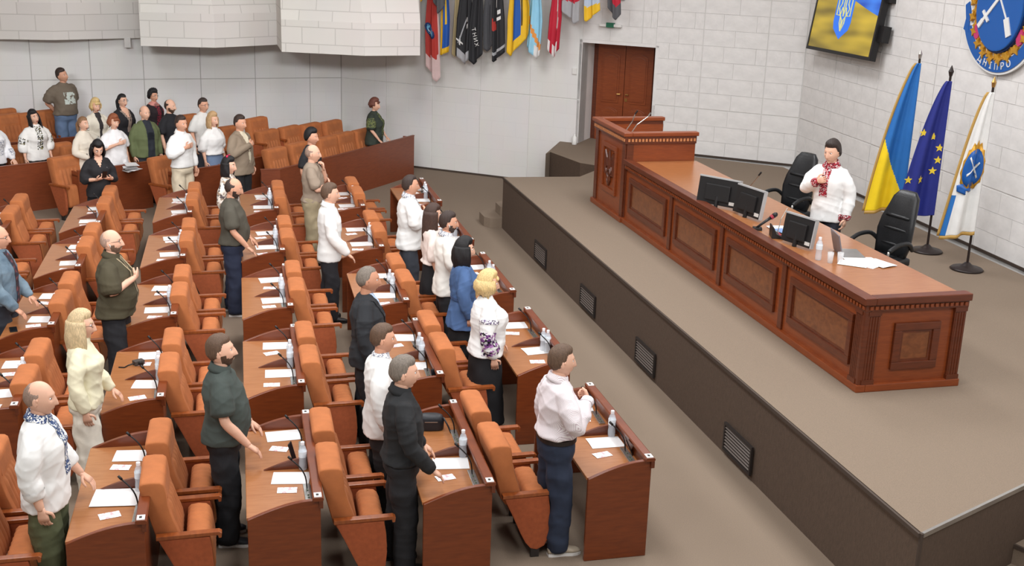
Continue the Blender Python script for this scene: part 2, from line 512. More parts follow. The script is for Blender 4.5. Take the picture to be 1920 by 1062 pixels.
# ventilation grilles in the stage front
for yc in (16.75, 14.44, 12.27, 9.73):
    g = empty('vent_grille', (4.90, yc, 0.205))
    g.parent = st
    MB().box(-.004, 0.02, -.28, .28, -.125, .125).build('grille_back', mat('grille_dark', (22, 19, 18), 0.7), g)
    f = MB().box(-.022, 0, -.31, .31, .12, .145).box(-.022, 0, -.31, .31, -.145, -.12).box(-.022, 0, -.31, -.285, -.12, .12).box(-.022, 0, .285, .31, -.12, .12)
    f.build('grille_frame', M_DARKVOID, g)
    for i in range(7):
        z = -.1+i*.033
        MB().add([(-.018, -.285, z-.007), (-.018, .285, z-.007), (-.006, .285, z+.003), (-.006, -.285, z+.003), (-.019, -.285, z-.004), (-.019, .285, z-.004), (-.007, .285, z+.006), (-.007, -.285, z+.006)],
                 [(0, 3, 2, 1), (4, 5, 6, 7), (0, 1, 5, 4), (1, 2, 6, 5), (2, 3, 7, 6), (3, 0, 4, 7)]).build('slat', mat('grille_slat', (100, 90, 84), 0.5), g)
# stairs at the near end of the stage
sn = Vector((sd.y, -sd.x, 0))
P_st = P_near + sd*1.10
for i in range(4):
    z = STZ*(i+1)/5
    a = 0.28*i
    o = MB().box(a, 2.3, 0.0, 1.6, (z-0.174) if i else 0, z).build('stair_step', [M_CARPET], st)
    o.matrix_world = frame_m(P_st, sd, sn)
    e = MB().box(a-.012, a+.01, 0, 1.6, z-.03, z+.003).build('step_nosing', M_EDGE, st); e.matrix_world = frame_m(P_st, sd, sn)
# steps at the far end
for i, (ext, z) in enumerate(((0.28, .17), (0.0, .33))):
    x0 = 4.90-ext
    o = MB().prism([(x0+.07, 19.17+.02*i), (x0, 19.30), (x0, 19.65), (x0+.5, 20.05), (6.3, 20.9), (6.6, 19.9), (6.2, 19.15)], 0, z).build('stair_step', [M_CARPET], st, fix=True)
    for p in o.data.polygons: p.use_smooth = False

# ------------------------------------------------------------------ faceted balcony fronts above the tiers
SOF = 2.54
mods = [[(-5.2, 24.45), (-5.15, 23.5), (-2.55, 24.35), (-0.97, 24.98), (-.97, 25.25), (-5.2, 25.0)],
        [(-0.95, 25.2), (-0.95, 23.47), (0.37, 23.23), (1.72, 23.95), (1.72, 25.3)],
        [(1.54, 25.3), (1.54, 22.63), (2.97, 22.04), (4.01, 22.15), (4.36, 24.15), (2.95, 25.38)]]
mods[0] = [(-5.3, 25.0), (-5.3, 24.62), (-2.55, 24.38), (-0.97, 24.93), (-.97, 25.18)]
tops = [[(0, 0), (0, .0), (0.0, .0), (0, .25), (0, 0)]]
for mi_, pl in enumerate(mods):
    mb = MB(); n = len(pl)
    zc = (3.22, 3.15, 3.12)[mi_]
    zt = CEIL_Z
    ridge = max(range(n), key=lambda i: -pl[i][1])
    def shift(i, t):
        # the upper part leans back from the crease, most on the right-hand facet
        x, y = pl[i]
        if y > 25.0 or (mi_ == 2 and i == 4): return (x, y)
        return (x - (0.06 if i == ridge else 0.0)*t*2, y + (0.20 if i >= ridge else 0.06)*t*2)
    A = [(x, y, SOF) for x, y in pl]; B = [(x, y, zc) for x, y in pl]
    C = [(*shift(i, 1.0), zc+0.9) for i in range(n)]; D = [(*shift(i, 1.3), zt) for i in range(n)]
    vs = A+B+C+D
    fs = [tuple(range(n)), tuple(range(3*n, 4*n))[::-1]]
    for r in range(3):
        fs += [(r*n+i, r*n+(i+1) % n, (r+1)*n+(i+1) % n, (r+1)*n+i) for i in range(n)]
    mb.add(vs, fs)
    me = mb.mesh('balcony_front', fix=True)
    add_uv(me, wall_uv)
    tag(obj('wall_balcony_%d' % (mi_+1), me, M_BALC), kind='structure')
# small brackets under the balcony
for x, y in ((-1.25, 24.92), (4.15, 24.2)):
    tag(MB().box(x-.06, x+.06, y-.1, y+.1, SOF-.18, SOF+.02).build('trim_bracket', M_JOINT, bevel=.01), kind='structure')
# ------------------------------------------------------------------ hall desks and seats
M_ORANGE = mat('orange_velour', (178, 106, 60), 0.85, var=0.10, vscale=9, bump=0.2, bscale=220, sheen=0.2)
M_ORANGE2 = mat('orange_tufted', (172, 104, 62), 0.9, var=0.10, vscale=9, bump=0.2, bscale=220, sheen=0.2)
M_SIDEP = mat('brown_side_cloth', (156, 79, 44), 0.8, var=0.12, vscale=30, bump=0.15, bscale=250)
M_ARM = wood('armrest_wood', (150, 80, 36), (126, 62, 28), 0.3, (14, 3, 3), 2.5, 0.3)
ROWN = {1: 'first', 2: 'second', 3: 'third', 4: 'fourth', 5: 'fifth', 6: 'sixth'}
DESKN = ['nearest', 'second', 'third', 'fourth', 'farthest']

def make_desk():
    r = empty('hall_desk')
    arc = [(-.53+.51*t, .735+.125*math.sin(math.pi/2*min(1, t*1.05))) for t in [i/9 for i in range(10)]]
    side = [(0, 0), (0, .862)] + arc[::-1] + [(-.53, 0)]
    for y in (-.815, .78):
        MB().prism(side, y, y+.035, 'y').build('side_panel', M_WOOD, r, bevel=.004, seg=1, fix=True)
    MB().box(-.537, -.015, -.785, .785, .715, .74).build('desktop', M_WOODT, r, bevel=.006)
    MB().box(-.022, 0, -.785, .785, .03, .86).build('front_panel', M_WOOD, r)
    fin = [(-.40, .738), (-.02, .738), (-.02, .835)] + [(-.02-.38*t, .738+.097*math.cos(math.pi/2*t)) for t in (.15, .3, .45, .6, .75, .9)]
    MB().prism(fin, -.012, .012, 'y').build('divider', M_WOODD, r, fix=True)
    rail = [(-.055, .858), (.012, .858), (.022, .866), (.022, .880), (.012, .888), (-.05, .888), (-.058, .880)]
    rl = MB().prism(rail, -.835, .835, 'y').build('front_rail', M_WOOD, r, fix=True)
    for y in (-.835, .80): MB().box(-.012, .018, y, y+.035, .80, .858).build('rail_bracket', M_WOODD, r)
    for y in (-.79, .79):
        pl = MB().box(-.047, .008, y-.035, y+.035, .888, .894).build('name_plate', M_PLASTW, r)
        MB().box(-.032, -.012, y-.016, y+.016, .894, .8945).build('plate_number', M_DARKVOID, pl)
    return r

def make_chair():
    r = empty('auditorium_seat')
    # backrest shell, reclined
    prof = [(-.118, .94), (-.112, .972), (-.09, .985), (-.03, .990), (.035, .984), (.058, .968), (.066, .94), (.076, .86), (.080, .80), (.112, .68), (.155, .55), (.165, .47), (.03, .46), (-.012, .52)]
    ys = [-.255, -.251, -.238, -.215, .215, .238, .251, .255]
    sc = [.90, .955, .99, 1.0, 1.0, .99, .955, .90]
    cx, cz = 0.0, .74
    vs = []; fs = []
    n = len(prof)
    for y, s_ in zip(ys, sc):
        for (x, z) in prof:
            lx = 0.035 - 0.22*(z-.74)
            vs.append((lx+(x-lx)*s_, y, cz+(z-cz)*(.55+.45*s_)))
    for j in range(len(ys)-1):
        for i in range(n):
            k = (i+1) % n
            fs.append((j*n+i, j*n+k, (j+1)*n+k, (j+1)*n+i))
    fs.append(tuple(range(n))[::-1]); fs.append(tuple(range((len(ys)-1)*n, len(ys)*n)))
    back = MB().add(vs, fs).mesh('backrest', fix=True, sm=True)
    bo = obj('backrest', back, M_ORANGE, r)
    # tufted front pad: vertical rolls
    def fx(z):
        zz = [.42, .55, .68, .80, .965]; xx = [.166, .156, .113, .081, .060]
        return float(np.interp(z, zz, xx))
    pad = MB(); vv = []; ff = []; NY = 31; zs = [.43, .50, .57, .64, .71, .77, .80]
    for z in zs:
        for j in range(NY):
            y = -.185+.37*j/(NY-1)
            e = min(1, (j/(NY-1))/.06, (1-j/(NY-1))/.06) * (0.0 if z in (zs[0], zs[-1]) else 1)
            vv.append((fx(z)-.004+e*(.002+.019*abs(math.sin(math.pi*5*j/(NY-1)))), y, z))
    for a in range(len(zs)-1):
        for j in range(NY-1):
            ff.append((a*NY+j, a*NY+j+1, (a+1)*NY+j+1, (a+1)*NY+j))
    obj('tufted_pad', mesh_from(vv, ff, 'tufted_pad', True), M_ORANGE2, bo)
    hp = MB().add([(fx(z)+dx, y, z) for dx in (-.02, .004) for z in (.825, .935) for y in (-.19, .19)],
                  [(0, 1, 3, 2), (4, 6, 7, 5), (0, 4, 5, 1), (2, 3, 7, 6), (0, 2, 6, 4), (1, 5, 7, 3)])
    hp.build('headrest', M_ORANGE2, bo, bevel=.004, seg=2, fix=True)
    # tipped-up seat cushion with cross ribs
    sec = []
    for a in range(16):
        an = 2*math.pi*a/16
        c, s_ = math.cos(an), math.sin(an)
        sec.append((.098*np.sign(c)*abs(c)**.55, .185*np.sign(s_)*abs(s_)**.5))
    vv = []; ff = []; NY = 29
    for j in range(NY):
        y = -.235+.47*j/(NY-1)
        e = min(1.0, (min(j, NY-1-j)+.35)/2.2)
        k = .88+.12*math.sqrt(e) - .035*abs(math.cos(math.pi*7*j/(NY-1)))*(1 if 1 < j < NY-2 else 0)
        for x, z in sec:
            vv.append((.302+x*k - z*.10, y, .385+z*k))
    for j in range(NY-1):
        for i in range(16):
            q = (i+1) % 16
            ff.append((j*16+i, j*16+q, (j+1)*16+q, (j+1)*16+i))
    ff.append(tuple(range(16))[::-1]); ff.append(tuple(range((NY-1)*16, NY*16)))
    m_ = mesh_from(vv, ff, 'seat_cushion', True)
    bm = bmesh.new(); bm.from_mesh(m_); bmesh.ops.recalc_face_normals(bm, faces=bm.faces); bm.to_mesh(m_); bm.free(); smooth(m_)
    obj('seat', m_, M_ORANGE, r)
    tong = [(.0, .552), (.37, .552), (.385, .45), (.395, .28), (.385, .17), (.35, .10), (.29, .07), (.235, .085), (.19, .14), (.15, .22), (.08, .38)]
    for y in (-.315, .27):
        MB().prism(tong, y, y+.045, 'y').build('side_panel', M_SIDEP, r, bevel=.012, seg=2, fix=True)
        ya = y-.008 if y < 0 else y-.008
        MB().prism([(-.012, .550), (.43, .560), (.435, .536), (.455, .538), (.46, .576), (.44, .588), (-.012, .580)], ya, ya+.06, 'y').build('armrest', M_ARM, r, bevel=.005, seg=2, fix=True)
        MB().box(.24, .31, y+.008, y+.037, .0, .12).build('foot', M_DARKVOID, r)
    MB().box(.22, .30, -.30, .30, .16, .20).build('cross_bar', M_DARKVOID, r)
    return r

desk_proto = make_desk(); chair_proto = make_chair()
register_tree(desk_proto); register_tree(chair_proto)
_used = {'desk': False, 'chair': False}
def put(proto, key, loc, rz, label, cat, group):
    o = proto if not _used[key] else copy_tree(proto)
    _used[key] = True
    o.location = loc; o.rotation_euler = (0, 0, rz)
    tag(o, label, cat, group)
    return o
ROWS = {1: (3.44, .02, 9.12, 2.3, range(5)), 2: (2.09, .065, 8.93, 2.3, range(5)), 3: (.79, .078, 8.92, 2.3, range(5)),
        4: (-.45, .085, 8.80, 2.3, range(5)), 5: (-1.65, .085, 8.95, 2.15, range(1, 5)), 6: (-2.85, .09, 8.9, 2.1, range(3, 5))}
DESKS = {}
for rw, (x0, sl, y0, pit, ks) in ROWS.items():
    ang = -math.atan2(sl, pit)
    for k in ks:
        x, y = x0+sl*k, y0+pit*k
        put(desk_proto, 'desk', (x, y, 0), ang, 'two-seat cherry wood desk, %s one in the %s row from the stage' % (DESKN[k], ROWN[rw]), 'desk', 'two-seat desks in the hall')
        DESKS[(rw, k)] = (x, y, ang)
        R = Matrix.Rotation(ang, 3, 'Z')
        for j, yy in enumerate((-.36, .36)):
            p = Vector((x, y, 0)) + R @ Vector((-1.18, yy, 0))
            if rw == 6 and k == 3: continue
            put(chair_proto, 'chair', p, ang + random.uniform(-.012, .012), 'orange upholstered seat, %s one of the pair at the %s desk, %s row from stage' % (('near', 'far')[j], DESKN[k], ROWN[rw]), 'chair', 'orange seats in the hall')

# ------------------------------------------------------------------ tiers along the back wall
def tier_floor(name, pts, z):
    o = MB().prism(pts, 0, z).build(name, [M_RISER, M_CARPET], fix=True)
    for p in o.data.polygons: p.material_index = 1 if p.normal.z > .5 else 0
    tag(o, kind='structure')
tier_floor('floor_tier', [(-9, 22.05), (1.0, 22.05), (3.4, 24.2), (2.9, 25.3), (-9, 24.5)], .10)
tier_floor('floor_tier_upper', [(-9, 23.05), (1.2, 23.05), (2.4, 24.4), (2.6, 25.2), (-9, 24.5)], .30)
def tribune(name, pts, h, z0, label, depth=.24):
    """curved bench desk: veneer front following pts, a ledge behind it"""
    r = empty(name, (pts[0][0], pts[0][1], z0))
    P = [Vector((p[0]-pts[0][0], p[1]-pts[0][1])) for p in pts]
    for a, b in zip(P, P[1:]):
        d = (b-a); L = d.length; d.normalize(); n = Vector((-d.y, d.x))
        M = Matrix(((d.x, n.x, 0, a.x), (d.y, n.y, 0, a.y), (0, 0, 1, 0), (0, 0, 0, 1)))
        MB().box(0, L, 0, .035, 0, h).xform(M).build('front_panel', M_TIER, r)
        MB().box(0, L, .03, depth, h-.10, h-.075).xform(M).build('ledge', M_WOOD, r)
        MB().box(-.004, L+.004, -.008, .045, h, h+.02).xform(M).build('top_rail', M_TIER, r, bevel=.004)
    for a, b in ((P[0], P[1]), (P[-1], P[-2])):
        d = (b-a).normalized(); n = Vector((-d.y, d.x)) if a is P[0] else Vector((d.y, -d.x))
        M = Matrix(((d.x, n.x, 0, a.x), (d.y, n.y, 0, a.y), (0, 0, 1, 0), (0, 0, 0, 1)))
        MB().box(0, .035, .03, depth, 0, h-.02).xform(M).build('end_panel', M_TIER, r)
    tag(r, label, 'bench desk', 'long bench desks on the tiers')
tribune('bench_desk', [(-5.6, 20.5), (-4.4, 20.62), (-3.3, 20.95), (-2.33, 21.48)], .80, 0, 'brown veneer bench desk section at the far left edge of the tiers')
tribune('bench_desk', [(-1.93, 20.58), (-1.35, 20.92), (-.80, 21.32)], .80, 0, 'brown veneer bench desk section behind the woman holding a phone')
tribune('bench_desk', [(-.38, 20.36), (.02, 20.62), (.48, 20.95)], .80, 0, 'short brown veneer bench desk section beside the man in beige trousers')
tribune('bench_desk', [(1.0, 20.42), (1.32, 20.42), (2.3, 21.45), (3.3, 22.55), (4.16, 23.53)], .80, 0, 'long brown veneer bench desk ending in the open carpet by the wall')
tribune('bench_desk', [(-5.6, 22.3), (-4.2, 22.35), (-2.95, 22.75), (-2.1, 23.25)], .80, .10, 'upper brown bench desk in front of the man in the printed taupe t-shirt')
tribune('bench_desk', [(.78, 21.33), (1.8, 22.45), (2.79, 23.55)], .78, .0, 'upper brown bench desk between two rows of empty seats', .09)
TS = [((1.27, 21.46), 0, 'empty orange seat on the lowest tier just right of the beige blazer man'),
      ((1.72, 21.95), 0, 'empty orange seat second along the long bench desk'),
      ((2.28, 22.52), 0, 'orange seat behind the young man in black on the long bench'),
      ((2.66, 22.95), 0, 'empty orange seat with plain back, second left of the woman in green'),
      ((3.06, 23.32), 0, 'empty orange seat directly left of the woman in dark green'),
      ((-2.98, 22.10), 0, 'orange seat behind the long-haired woman in embroidered white'),
      ((-2.42, 22.20), 0, 'orange seat with a dark armrest right of the long-haired woman'),
      ((-2.1, 22.0), 0, 'orange seat half hidden behind the woman in the cream dress'),
      ((-1.16, 22.04), 0, 'orange seat between the white t-shirt woman and the green jacket man'),
      ((1.22, 22.75), .10, 'orange seat on the middle tier above the beige blazer man, leftmost empty'),
      ((1.66, 23.15), .10, 'orange seat on the middle tier, second empty from the left'),
      ((2.08, 23.45), .10, 'orange seat on the middle tier above the young man in black'),
      ((2.52, 23.75), .10, 'topmost orange seat nearest the wall corner'),
      ((.57, 23.25), .10, 'orange seat behind the shoulder of the beige blazer man'),
      ((1.03, 22.95), .30, 'orange seat on the top tier right of the beige blazer man'),
      ((-.23, 23.35), .30, 'orange seat on the top tier behind the man in black'),
      ((-3.36, 23.55), .30, 'orange seat on the upper left tier, second from the frame edge'),
      ((-3.0, 23.75), .30, 'orange seat on the upper left tier behind the long-haired woman'),
      ((-2.72, 24.05), .30, 'orange seat directly left of the man in the printed taupe t-shirt'),
      ((-3.55, 24.15), .30, 'orange seat at the left frame edge against the back wall')]
for (x, y), z, lab in TS:
    a = math.radians(-52 if x < .9 else -42)
    R = Matrix.Rotation(a, 3, 'Z')
    p = Vector((x, y, z)) - R @ Vector((-.05, 0, 0))
    put(chair_proto, 'chair', p, a, lab, 'chair', 'orange seats on the tiers')
for (x, y), lab in (((-2.20, 20.98), 'orange seat in the aisle gap left of the woman with a phone'), ((-.62, 20.86), 'orange seat in the aisle gap left of the man in beige trousers')):
    a = math.radians(-48); R = Matrix.Rotation(a, 3, 'Z')
    put(chair_proto, 'chair', Vector((x, y, 0)) - R @ Vector((-.05, 0, 0)), a, lab, 'chair', 'orange seats on the tiers')

# ------------------------------------------------------------------ presidium desk on the stage
def frame_ring(mb, x, y0, y1, z0, z1, w, t):
    mb.box(x-t, x, y0, y1, z0, z0+w).box(x-t, x, y0, y1, z1-w, z1).box(x-t, x, y0, y0+w, z0+w, z1-w).box(x-t, x, y1-w, y1, z0+w, z1-w)
def panel_part(parent, M, w0, w1, z0, z1):
    """raised moulding frame with a burl field; local: x outward negative, y along the face"""
    f = MB(); frame_ring(f, 0.0, w0, w1, z0, z1, .075, .030)
    pf = f.xform(M).build('panel_moulding', M_WOODD, parent, bevel=.008)
    g = MB(); frame_ring(g, 0.0, w0+.075, w1-.075, z0+.075, z1-.075, .025, .014)
    g.xform(M).build('inner_moulding', M_WOODD, pf)
    MB().box(-.008, 0, w0+.1, w1-.1, z0+.1, z1-.1).xform(M).build('panel_field', M_BURL, pf)
pd = empty('presidium_desk', (6.38, 12.6, STZ))
PX, PY = 6.38, 12.6
def rel(x, y): return (x-PX, y-PY)
xf, xb = 5.88-PX, 6.92-PX; yn, yf = 9.37-PY, 15.92-PY
MB().box(xf, xf+.04, yn, yf, .05, .86).build('front_board', M_PRES, pd)
MB().box(xf, xb, yn, yn+.04, .05, .86).build('end_board', M_PRES, pd)
MB().box(xf-.045, xf+.05, yn-.045, yf, 0, .075).box(xf+.05, xb+.01, yn-.045, yn+.05, 0, .075).build('plinth', M_PRES, pd, bevel=.012)
MB().box(xf-.02, xb, yn+.03, yf, .855, .885).build('desktop', M_WOODT, pd)
MB().box(xf-.07, xf+.05, yn-.07, yf, .86, .93).box(xf+.05, xb+.01, yn-.07, yn+.05, .86, .93).build('cornice', M_WOODD, pd, bevel=.014, seg=3)
MB().box(xf-.04, xf+.02, yn-.04, yf, .79, .862).box(xf+.02, xb, yn-.04, yn+.02, .79, .862).build('frieze', M_WOODD, pd, bevel=.006)
dm = MB(); n_ = 118
for i in range(n_):
    y = yn-.03+(yf-yn)*i/n_
    dm.box(xf-.054, xf-.041, y, y+.030, .812, .845)
for i in range(20):
    x = xf+.0+(xb-xf)*i/20
    dm.box(x, x+.030, yn-.054, yn-.041, .812, .845)
dm.build('dentil_moulding', M_PRES, pd, kind='stuff')
edges_y = [yn+.02, -1.62, -.02, 1.58, yf-.02]
for i in range(4):
    a, b = edges_y[i]+.08, edges_y[i+1]-.08
    panel_part(pd, Matrix.Translation((xf, 0, 0)), a+.08, b-.08, .20, .70)
for i, y in enumerate(edges_y):
    if i in (0, 4): continue
    MB().box(xf-.022, xf, y-.045, y+.045, .07, .80).build('pilaster', M_WOODD, pd, bevel=.006)
def fluted(x, y, nm, M=None):
    q = MB().box(-.03, 0, -.06, .06, .07, .79)
    for k in range(4):
        yy = -.042+.028*k
        q.tube([(-.03, yy, .12), (-.03, yy, .74)], .009, 6)
    q.box(-.042, 0, -.065, .065, .07, .12).box(-.04, 0, -.065, .065, .75, .79)
    q.xform(Matrix.Translation((x, y, 0)) @ (M or Matrix.Identity(4))).build(nm, M_WOODD, pd)
RE = Matrix.Rotation(math.radians(90), 4, 'Z')
fluted(xf, yn+.07, 'fluted_pilaster'); fluted(xf+.07, yn, 'fluted_pilaster', RE); fluted(xb-.07, yn, 'fluted_pilaster', RE)
MB().box(xf-.034, xf+.02, yn-.034, yn+.02, .07, .79).build('corner_post', M_WOODD, pd, bevel=.008)
ME = Matrix.Translation((xf+.54, yn, 0)) @ RE
panel_part(pd, ME, -.24, .24, .20, .66)
MB().box(xb-.04, xb, yn, yn+.6, .05, .86).build('end_return', M_WOODD, pd)
for y in (-1.2, 0.6, 2.3): MB().box(xf+.04, xb-.15, y-.02, y+.02, 0, .86).build('support', M_WOODD, pd)
tag(pd, 'long cherry wood presidium desk with four panelled fronts on the stage', 'desk')

# podium with the carved trident
def trident_lines(s):
    L = [[(-.44, 1.25), (-.44, .42), (-.20, .42)], [(-.44, 1.25), (-.24, 1.0), (-.22, .72), (-.34, .60), (-.2, .42), (-.05, .30), (0, .10)],
         [(-.20, .42), (-.12, .62), (0, .52)], [(-.16, .42), (-.15, .22), (0, .02)]]
    out = []
    for l in L:
        out.append([(x*s, z*s) for x, z in l]); out.append([(-x*s, z*s) for x, z in l])
    out.append([(0, 1.3*s), (-.05*s, 1.0*s), (-.06*s, .6*s), (0, .40*s)]); out.append([(0, 1.3*s), (.05*s, 1.0*s), (.06*s, .6*s), (0, .40*s)])
    return out
po = empty('podium', (6.38, 16.6, STZ))
px0, px1, py0, py1 = 5.86-6.38, 6.90-6.38, 15.94-16.6, 17.26-16.6
MB().box(px0, px0+.05, py0, py1, .04, 1.20).build('front_board', M_PRES, po)
MB().box(px0, px1, py0, py0+.045, .04, 1.20).build('side_board', M_PRES, po)
MB().box(px0, px1, py1-.045, py1, .04, 1.20).build('side_board', M_PRES, po)
MB().box(px0-.05, px1, py0-.03, py1+.03, 0, .075).build('plinth', M_PRES, po, bevel=.012)
cor = MB().box(px0-.07, px0+.06, py0-.07, py1+.07, 1.25, 1.305).box(px0+.06, px1+.02, py0-.07, py0+.06, 1.25, 1.305).box(px0+.06, px1+.02, py1-.06, py1+.07, 1.25, 1.305)
cor.build('cornice', M_PRES, po, bevel=.014, seg=3)
MB().box(px0-.04, px0+.04, py0-.04, py1+.04, 1.14, 1.252).box(px0+.04, px1, py0-.04, py0+.04, 1.14, 1.252).box(px0+.04, px1, py1-.04, py1+.04, 1.14, 1.252).build('frieze', M_WOODD, po, bevel=.006)
dm = MB()
for i in range(24):
    y = py0-.03+(py1-py0+.06)*i/24; dm.box(px0-.055, px0-.038, y, y+.030, 1.175, 1.215)
for i in range(20):
    x = px0+(px1-px0)*i/20; dm.box(x, x+.030, py0-.055, py0-.038, 1.175, 1.215)
dm.build('dentil_moulding', mat('light_dentil', (196, 130, 84), .4), po, kind='stuff')
MB().box(px0+.04, px1-.25, py0+.04, py1-.04, 1.00, 1.03).build('lectern_shelf', M_WOODT, po)
for y in (py0+.06, py1-.06):
    MB().box(px0-.02, px0, y-.06, y+.06, .07, 1.14).build('pilaster', M_WOODD, po, bevel=.006)
MB().box(px0+.0, px0+.10, py0-.02, py0, .07, 1.14).build('pilaster', M_WOODD, po, bevel=.006)
tf = MB(); frame_ring(tf, px0, -.32, .32, .30, 1.02, .07, .03)
em = tf.build('panel_moulding', M_PRES, po, bevel=.008)
tr = MB()
for l in trident_lines(.40):
    tr.tube([(px0-.012, y, .40+z) for y, z in l], .020, 6)
tr.build('carved_trident', M_WOODD, em)
tag(po, 'tall wooden podium with carved trident and dentil cornice at the desk end', 'podium')
for i, (y, lean) in enumerate(((.10, .10), (-.12, .22))):
    m_ = empty('podium_microphone', (6.05, 16.6+y, STZ+1.03), label=('thin gooseneck microphone on the podium, farther of two', 'bright gooseneck microphone on the podium, nearer of two')[i], cat='microphone', group='podium microphones')
    MB().cyl((0, 0), .03, 0, .02, 12).build('base', M_BLACKISH, m_)
    st_ = MB().tube([(0, 0, .02), (.05, -.02, .16), (.13, -.05, .30), (lean+.06, -.08, .42)], .008, 6).build('gooseneck', M_STEEL, m_)
    MB().tube([(lean+.06, -.08, .42), (lean+.09, -.095, .475)], [.013, .011], 8).build('capsule', M_STEEL if i else M_BLACKISH, m_)
# ------------------------------------------------------------------ things on the hall desks
M_CARD = pattern_mat('pink_card', (240, 236, 236), [(228, 178, 184), (205, 120, 130)], 26, 0.7, 'noise', .56)
M_TEXTP = pattern_mat('printed_page', (240, 239, 238), [(196, 196, 200)], 60, 0.8, 'stripe', .80, (1, 1.6, 1))
M_BOTTLE = mat('clear_pet', (226, 234, 242), 0.1, alpha=0.42)
M_BLABEL = mat('bottle_label', (222, 232, 240), 0.45, var=0.1, vscale=30)
M_BCAP = mat('bottle_cap', (240, 242, 246), 0.4)
M_PHONE = mat('phone_glass', (22, 24, 28), 0.15)
M_CHROME = mat('mic_plate', (196, 196, 192), 0.25, 0.85, var=0.15, vscale=40)

def sheet_mesh(w, l, bend=0.004):
    vs = []; fs = []
    n = 5
    for i in range(n):
        for j in range(2):
            x = -w/2+w*i/(n-1)
            vs.append((x, -l/2+l*j, 0.0015+bend*math.sin(3.1*i/(n-1))))
    for i in range(n-1): fs.append((2*i, 2*i+2, 2*i+3, 2*i+1))
    b = len(vs)
    vs += [(v[0], v[1], v[2]-.0012) for v in vs]
    fs += [tuple(b+k for k in f[::-1]) for f in fs[:n-1]]
    fs += [(0, 1, b+1, b), (2*n-2, b+2*n-2, b+2*n-1, 2*n-1)] + [(2*i+2, 2*i, b+2*i, b+2*i+2) for i in range(n-1)] + [(2*i+1, 2*i+3, b+2*i+3, b+2*i+1) for i in range(n-1)]
    return mesh_from(vs, fs, 'sheet')
ME_A4 = sheet_mesh(.21, .29); ME_A4.materials.append(M_TEXTP)
ME_A5 = sheet_mesh(.15, .21); ME_A5.materials.append(M_PAPER)
ME_CARD = sheet_mesh(.095, .15, .002); ME_CARD.materials.append(M_CARD)

def make_bottle():
    r = empty('water_bottle')
    b = MB().lathe([(.026, 0), (.032, .006), (.033, .05), (.029, .085), (.033, .11), (.033, .165), (.024, .195), (.014, .212), (.013, .222)], n=14)
    b.build('bottle_body', M_BOTTLE, r, sm=True)
    MB().lathe([(.0335, .112), (.0338, .115), (.0338, .16), (.0335, .163)], n=14).build('label_band', M_BLABEL, r, sm=True)
    MB().lathe([(.016, .215), (.016, .238), (.014, .240)], n=12).build('cap', M_BCAP, r)
    return r
def make_mic():
    r = empty('desk_microphone')
    pl = MB().box(-.028, .028, -.14, .14, 0, .012).build('base_plate', M_CHROME, r, bevel=.003)
    for y in (-.10, -.06, .02): MB().cyl((0, y), .008, .012, .018, 10).build('button', mat('mic_button', (90, 100, 80), .4), pl)
    MB().tube([tuple(p) for p in catmull([(0, .07, .01), (-.01, .075, .10), (-.045, .09, .17), (-.11, .11, .235)], 3)], .006, 6).build('gooseneck', M_BLACKISH, r, sm=True)
    MB().tube([(-.11, .11, .235), (-.135, .118, .262)], [.011, .010], 8).build('capsule', M_BLACKISH, r, sm=True)
    return r
bot_proto = make_bottle(); mic_proto = make_mic(); register_tree(bot_proto); register_tree(mic_proto)
_used.update(bottle=False, mic=False)
DT = .741
rq = random.Random(21)
SIDE = ('near', 'far')
def on_desk(rw, k, lx, ly, z=DT):
    x, y, a = DESKS[(rw, k)]
    v = Matrix.Rotation(a, 3, 'Z') @ Vector((lx, ly, 0))
    return (x+v.x, y+v.y, z)
BN = {}
for (rw, k), (x, y, a) in DESKS.items():
    occl_front = rw == 1
    for j in range(2):
        yc = (-.40, .40)[j]
        where = '%s place of the %s desk, %s row from stage' % (SIDE[j], DESKN[k], ROWN[rw])
        o = put(mic_proto, 'mic', on_desk(rw, k, -.075, yc-.05), a+rq.uniform(-.05, .05), 'gooseneck microphone at the ' + where, 'microphone', 'desk microphones')
        if (rw, k, j) == (2, 0, 1): continue
        s1 = obj('paper_sheet', ME_A4, None, None, on_desk(rw, k, -.19+rq.uniform(-.03, .03), yc+.22+rq.uniform(-.04, .04), DT+.001), (0, 0, a+math.pi/2+rq.uniform(-.15, .15)))
        tag(s1, 'paper sheet at the ' + where, 'paper', 'papers on the hall desks')
        c1 = obj('pink_card', ME_CARD, None, None, on_desk(rw, k, -.25+rq.uniform(-.05, .04), yc-.03+rq.uniform(-.05, .05), DT+.001), (0, 0, a+math.pi/2+rq.uniform(-.35, .35)))
        tag(c1, 'white and pink card at the ' + where, 'card', 'cards on the hall desks')
        if not (rw == 1 and k in (1,)) and (rw, k, j) != (1, 0, 1) and (j == 0 or rq.random() < .55 or rw <= 2):
            put(bot_proto, 'bottle', on_desk(rw, k, -.085+rq.uniform(-.01, .01), (-.05 if j == 0 else .10)+rq.uniform(-.02, .02)), rq.uniform(0, 6), 'clear water bottle at the ' + where, 'bottle', 'water bottles on the hall desks')
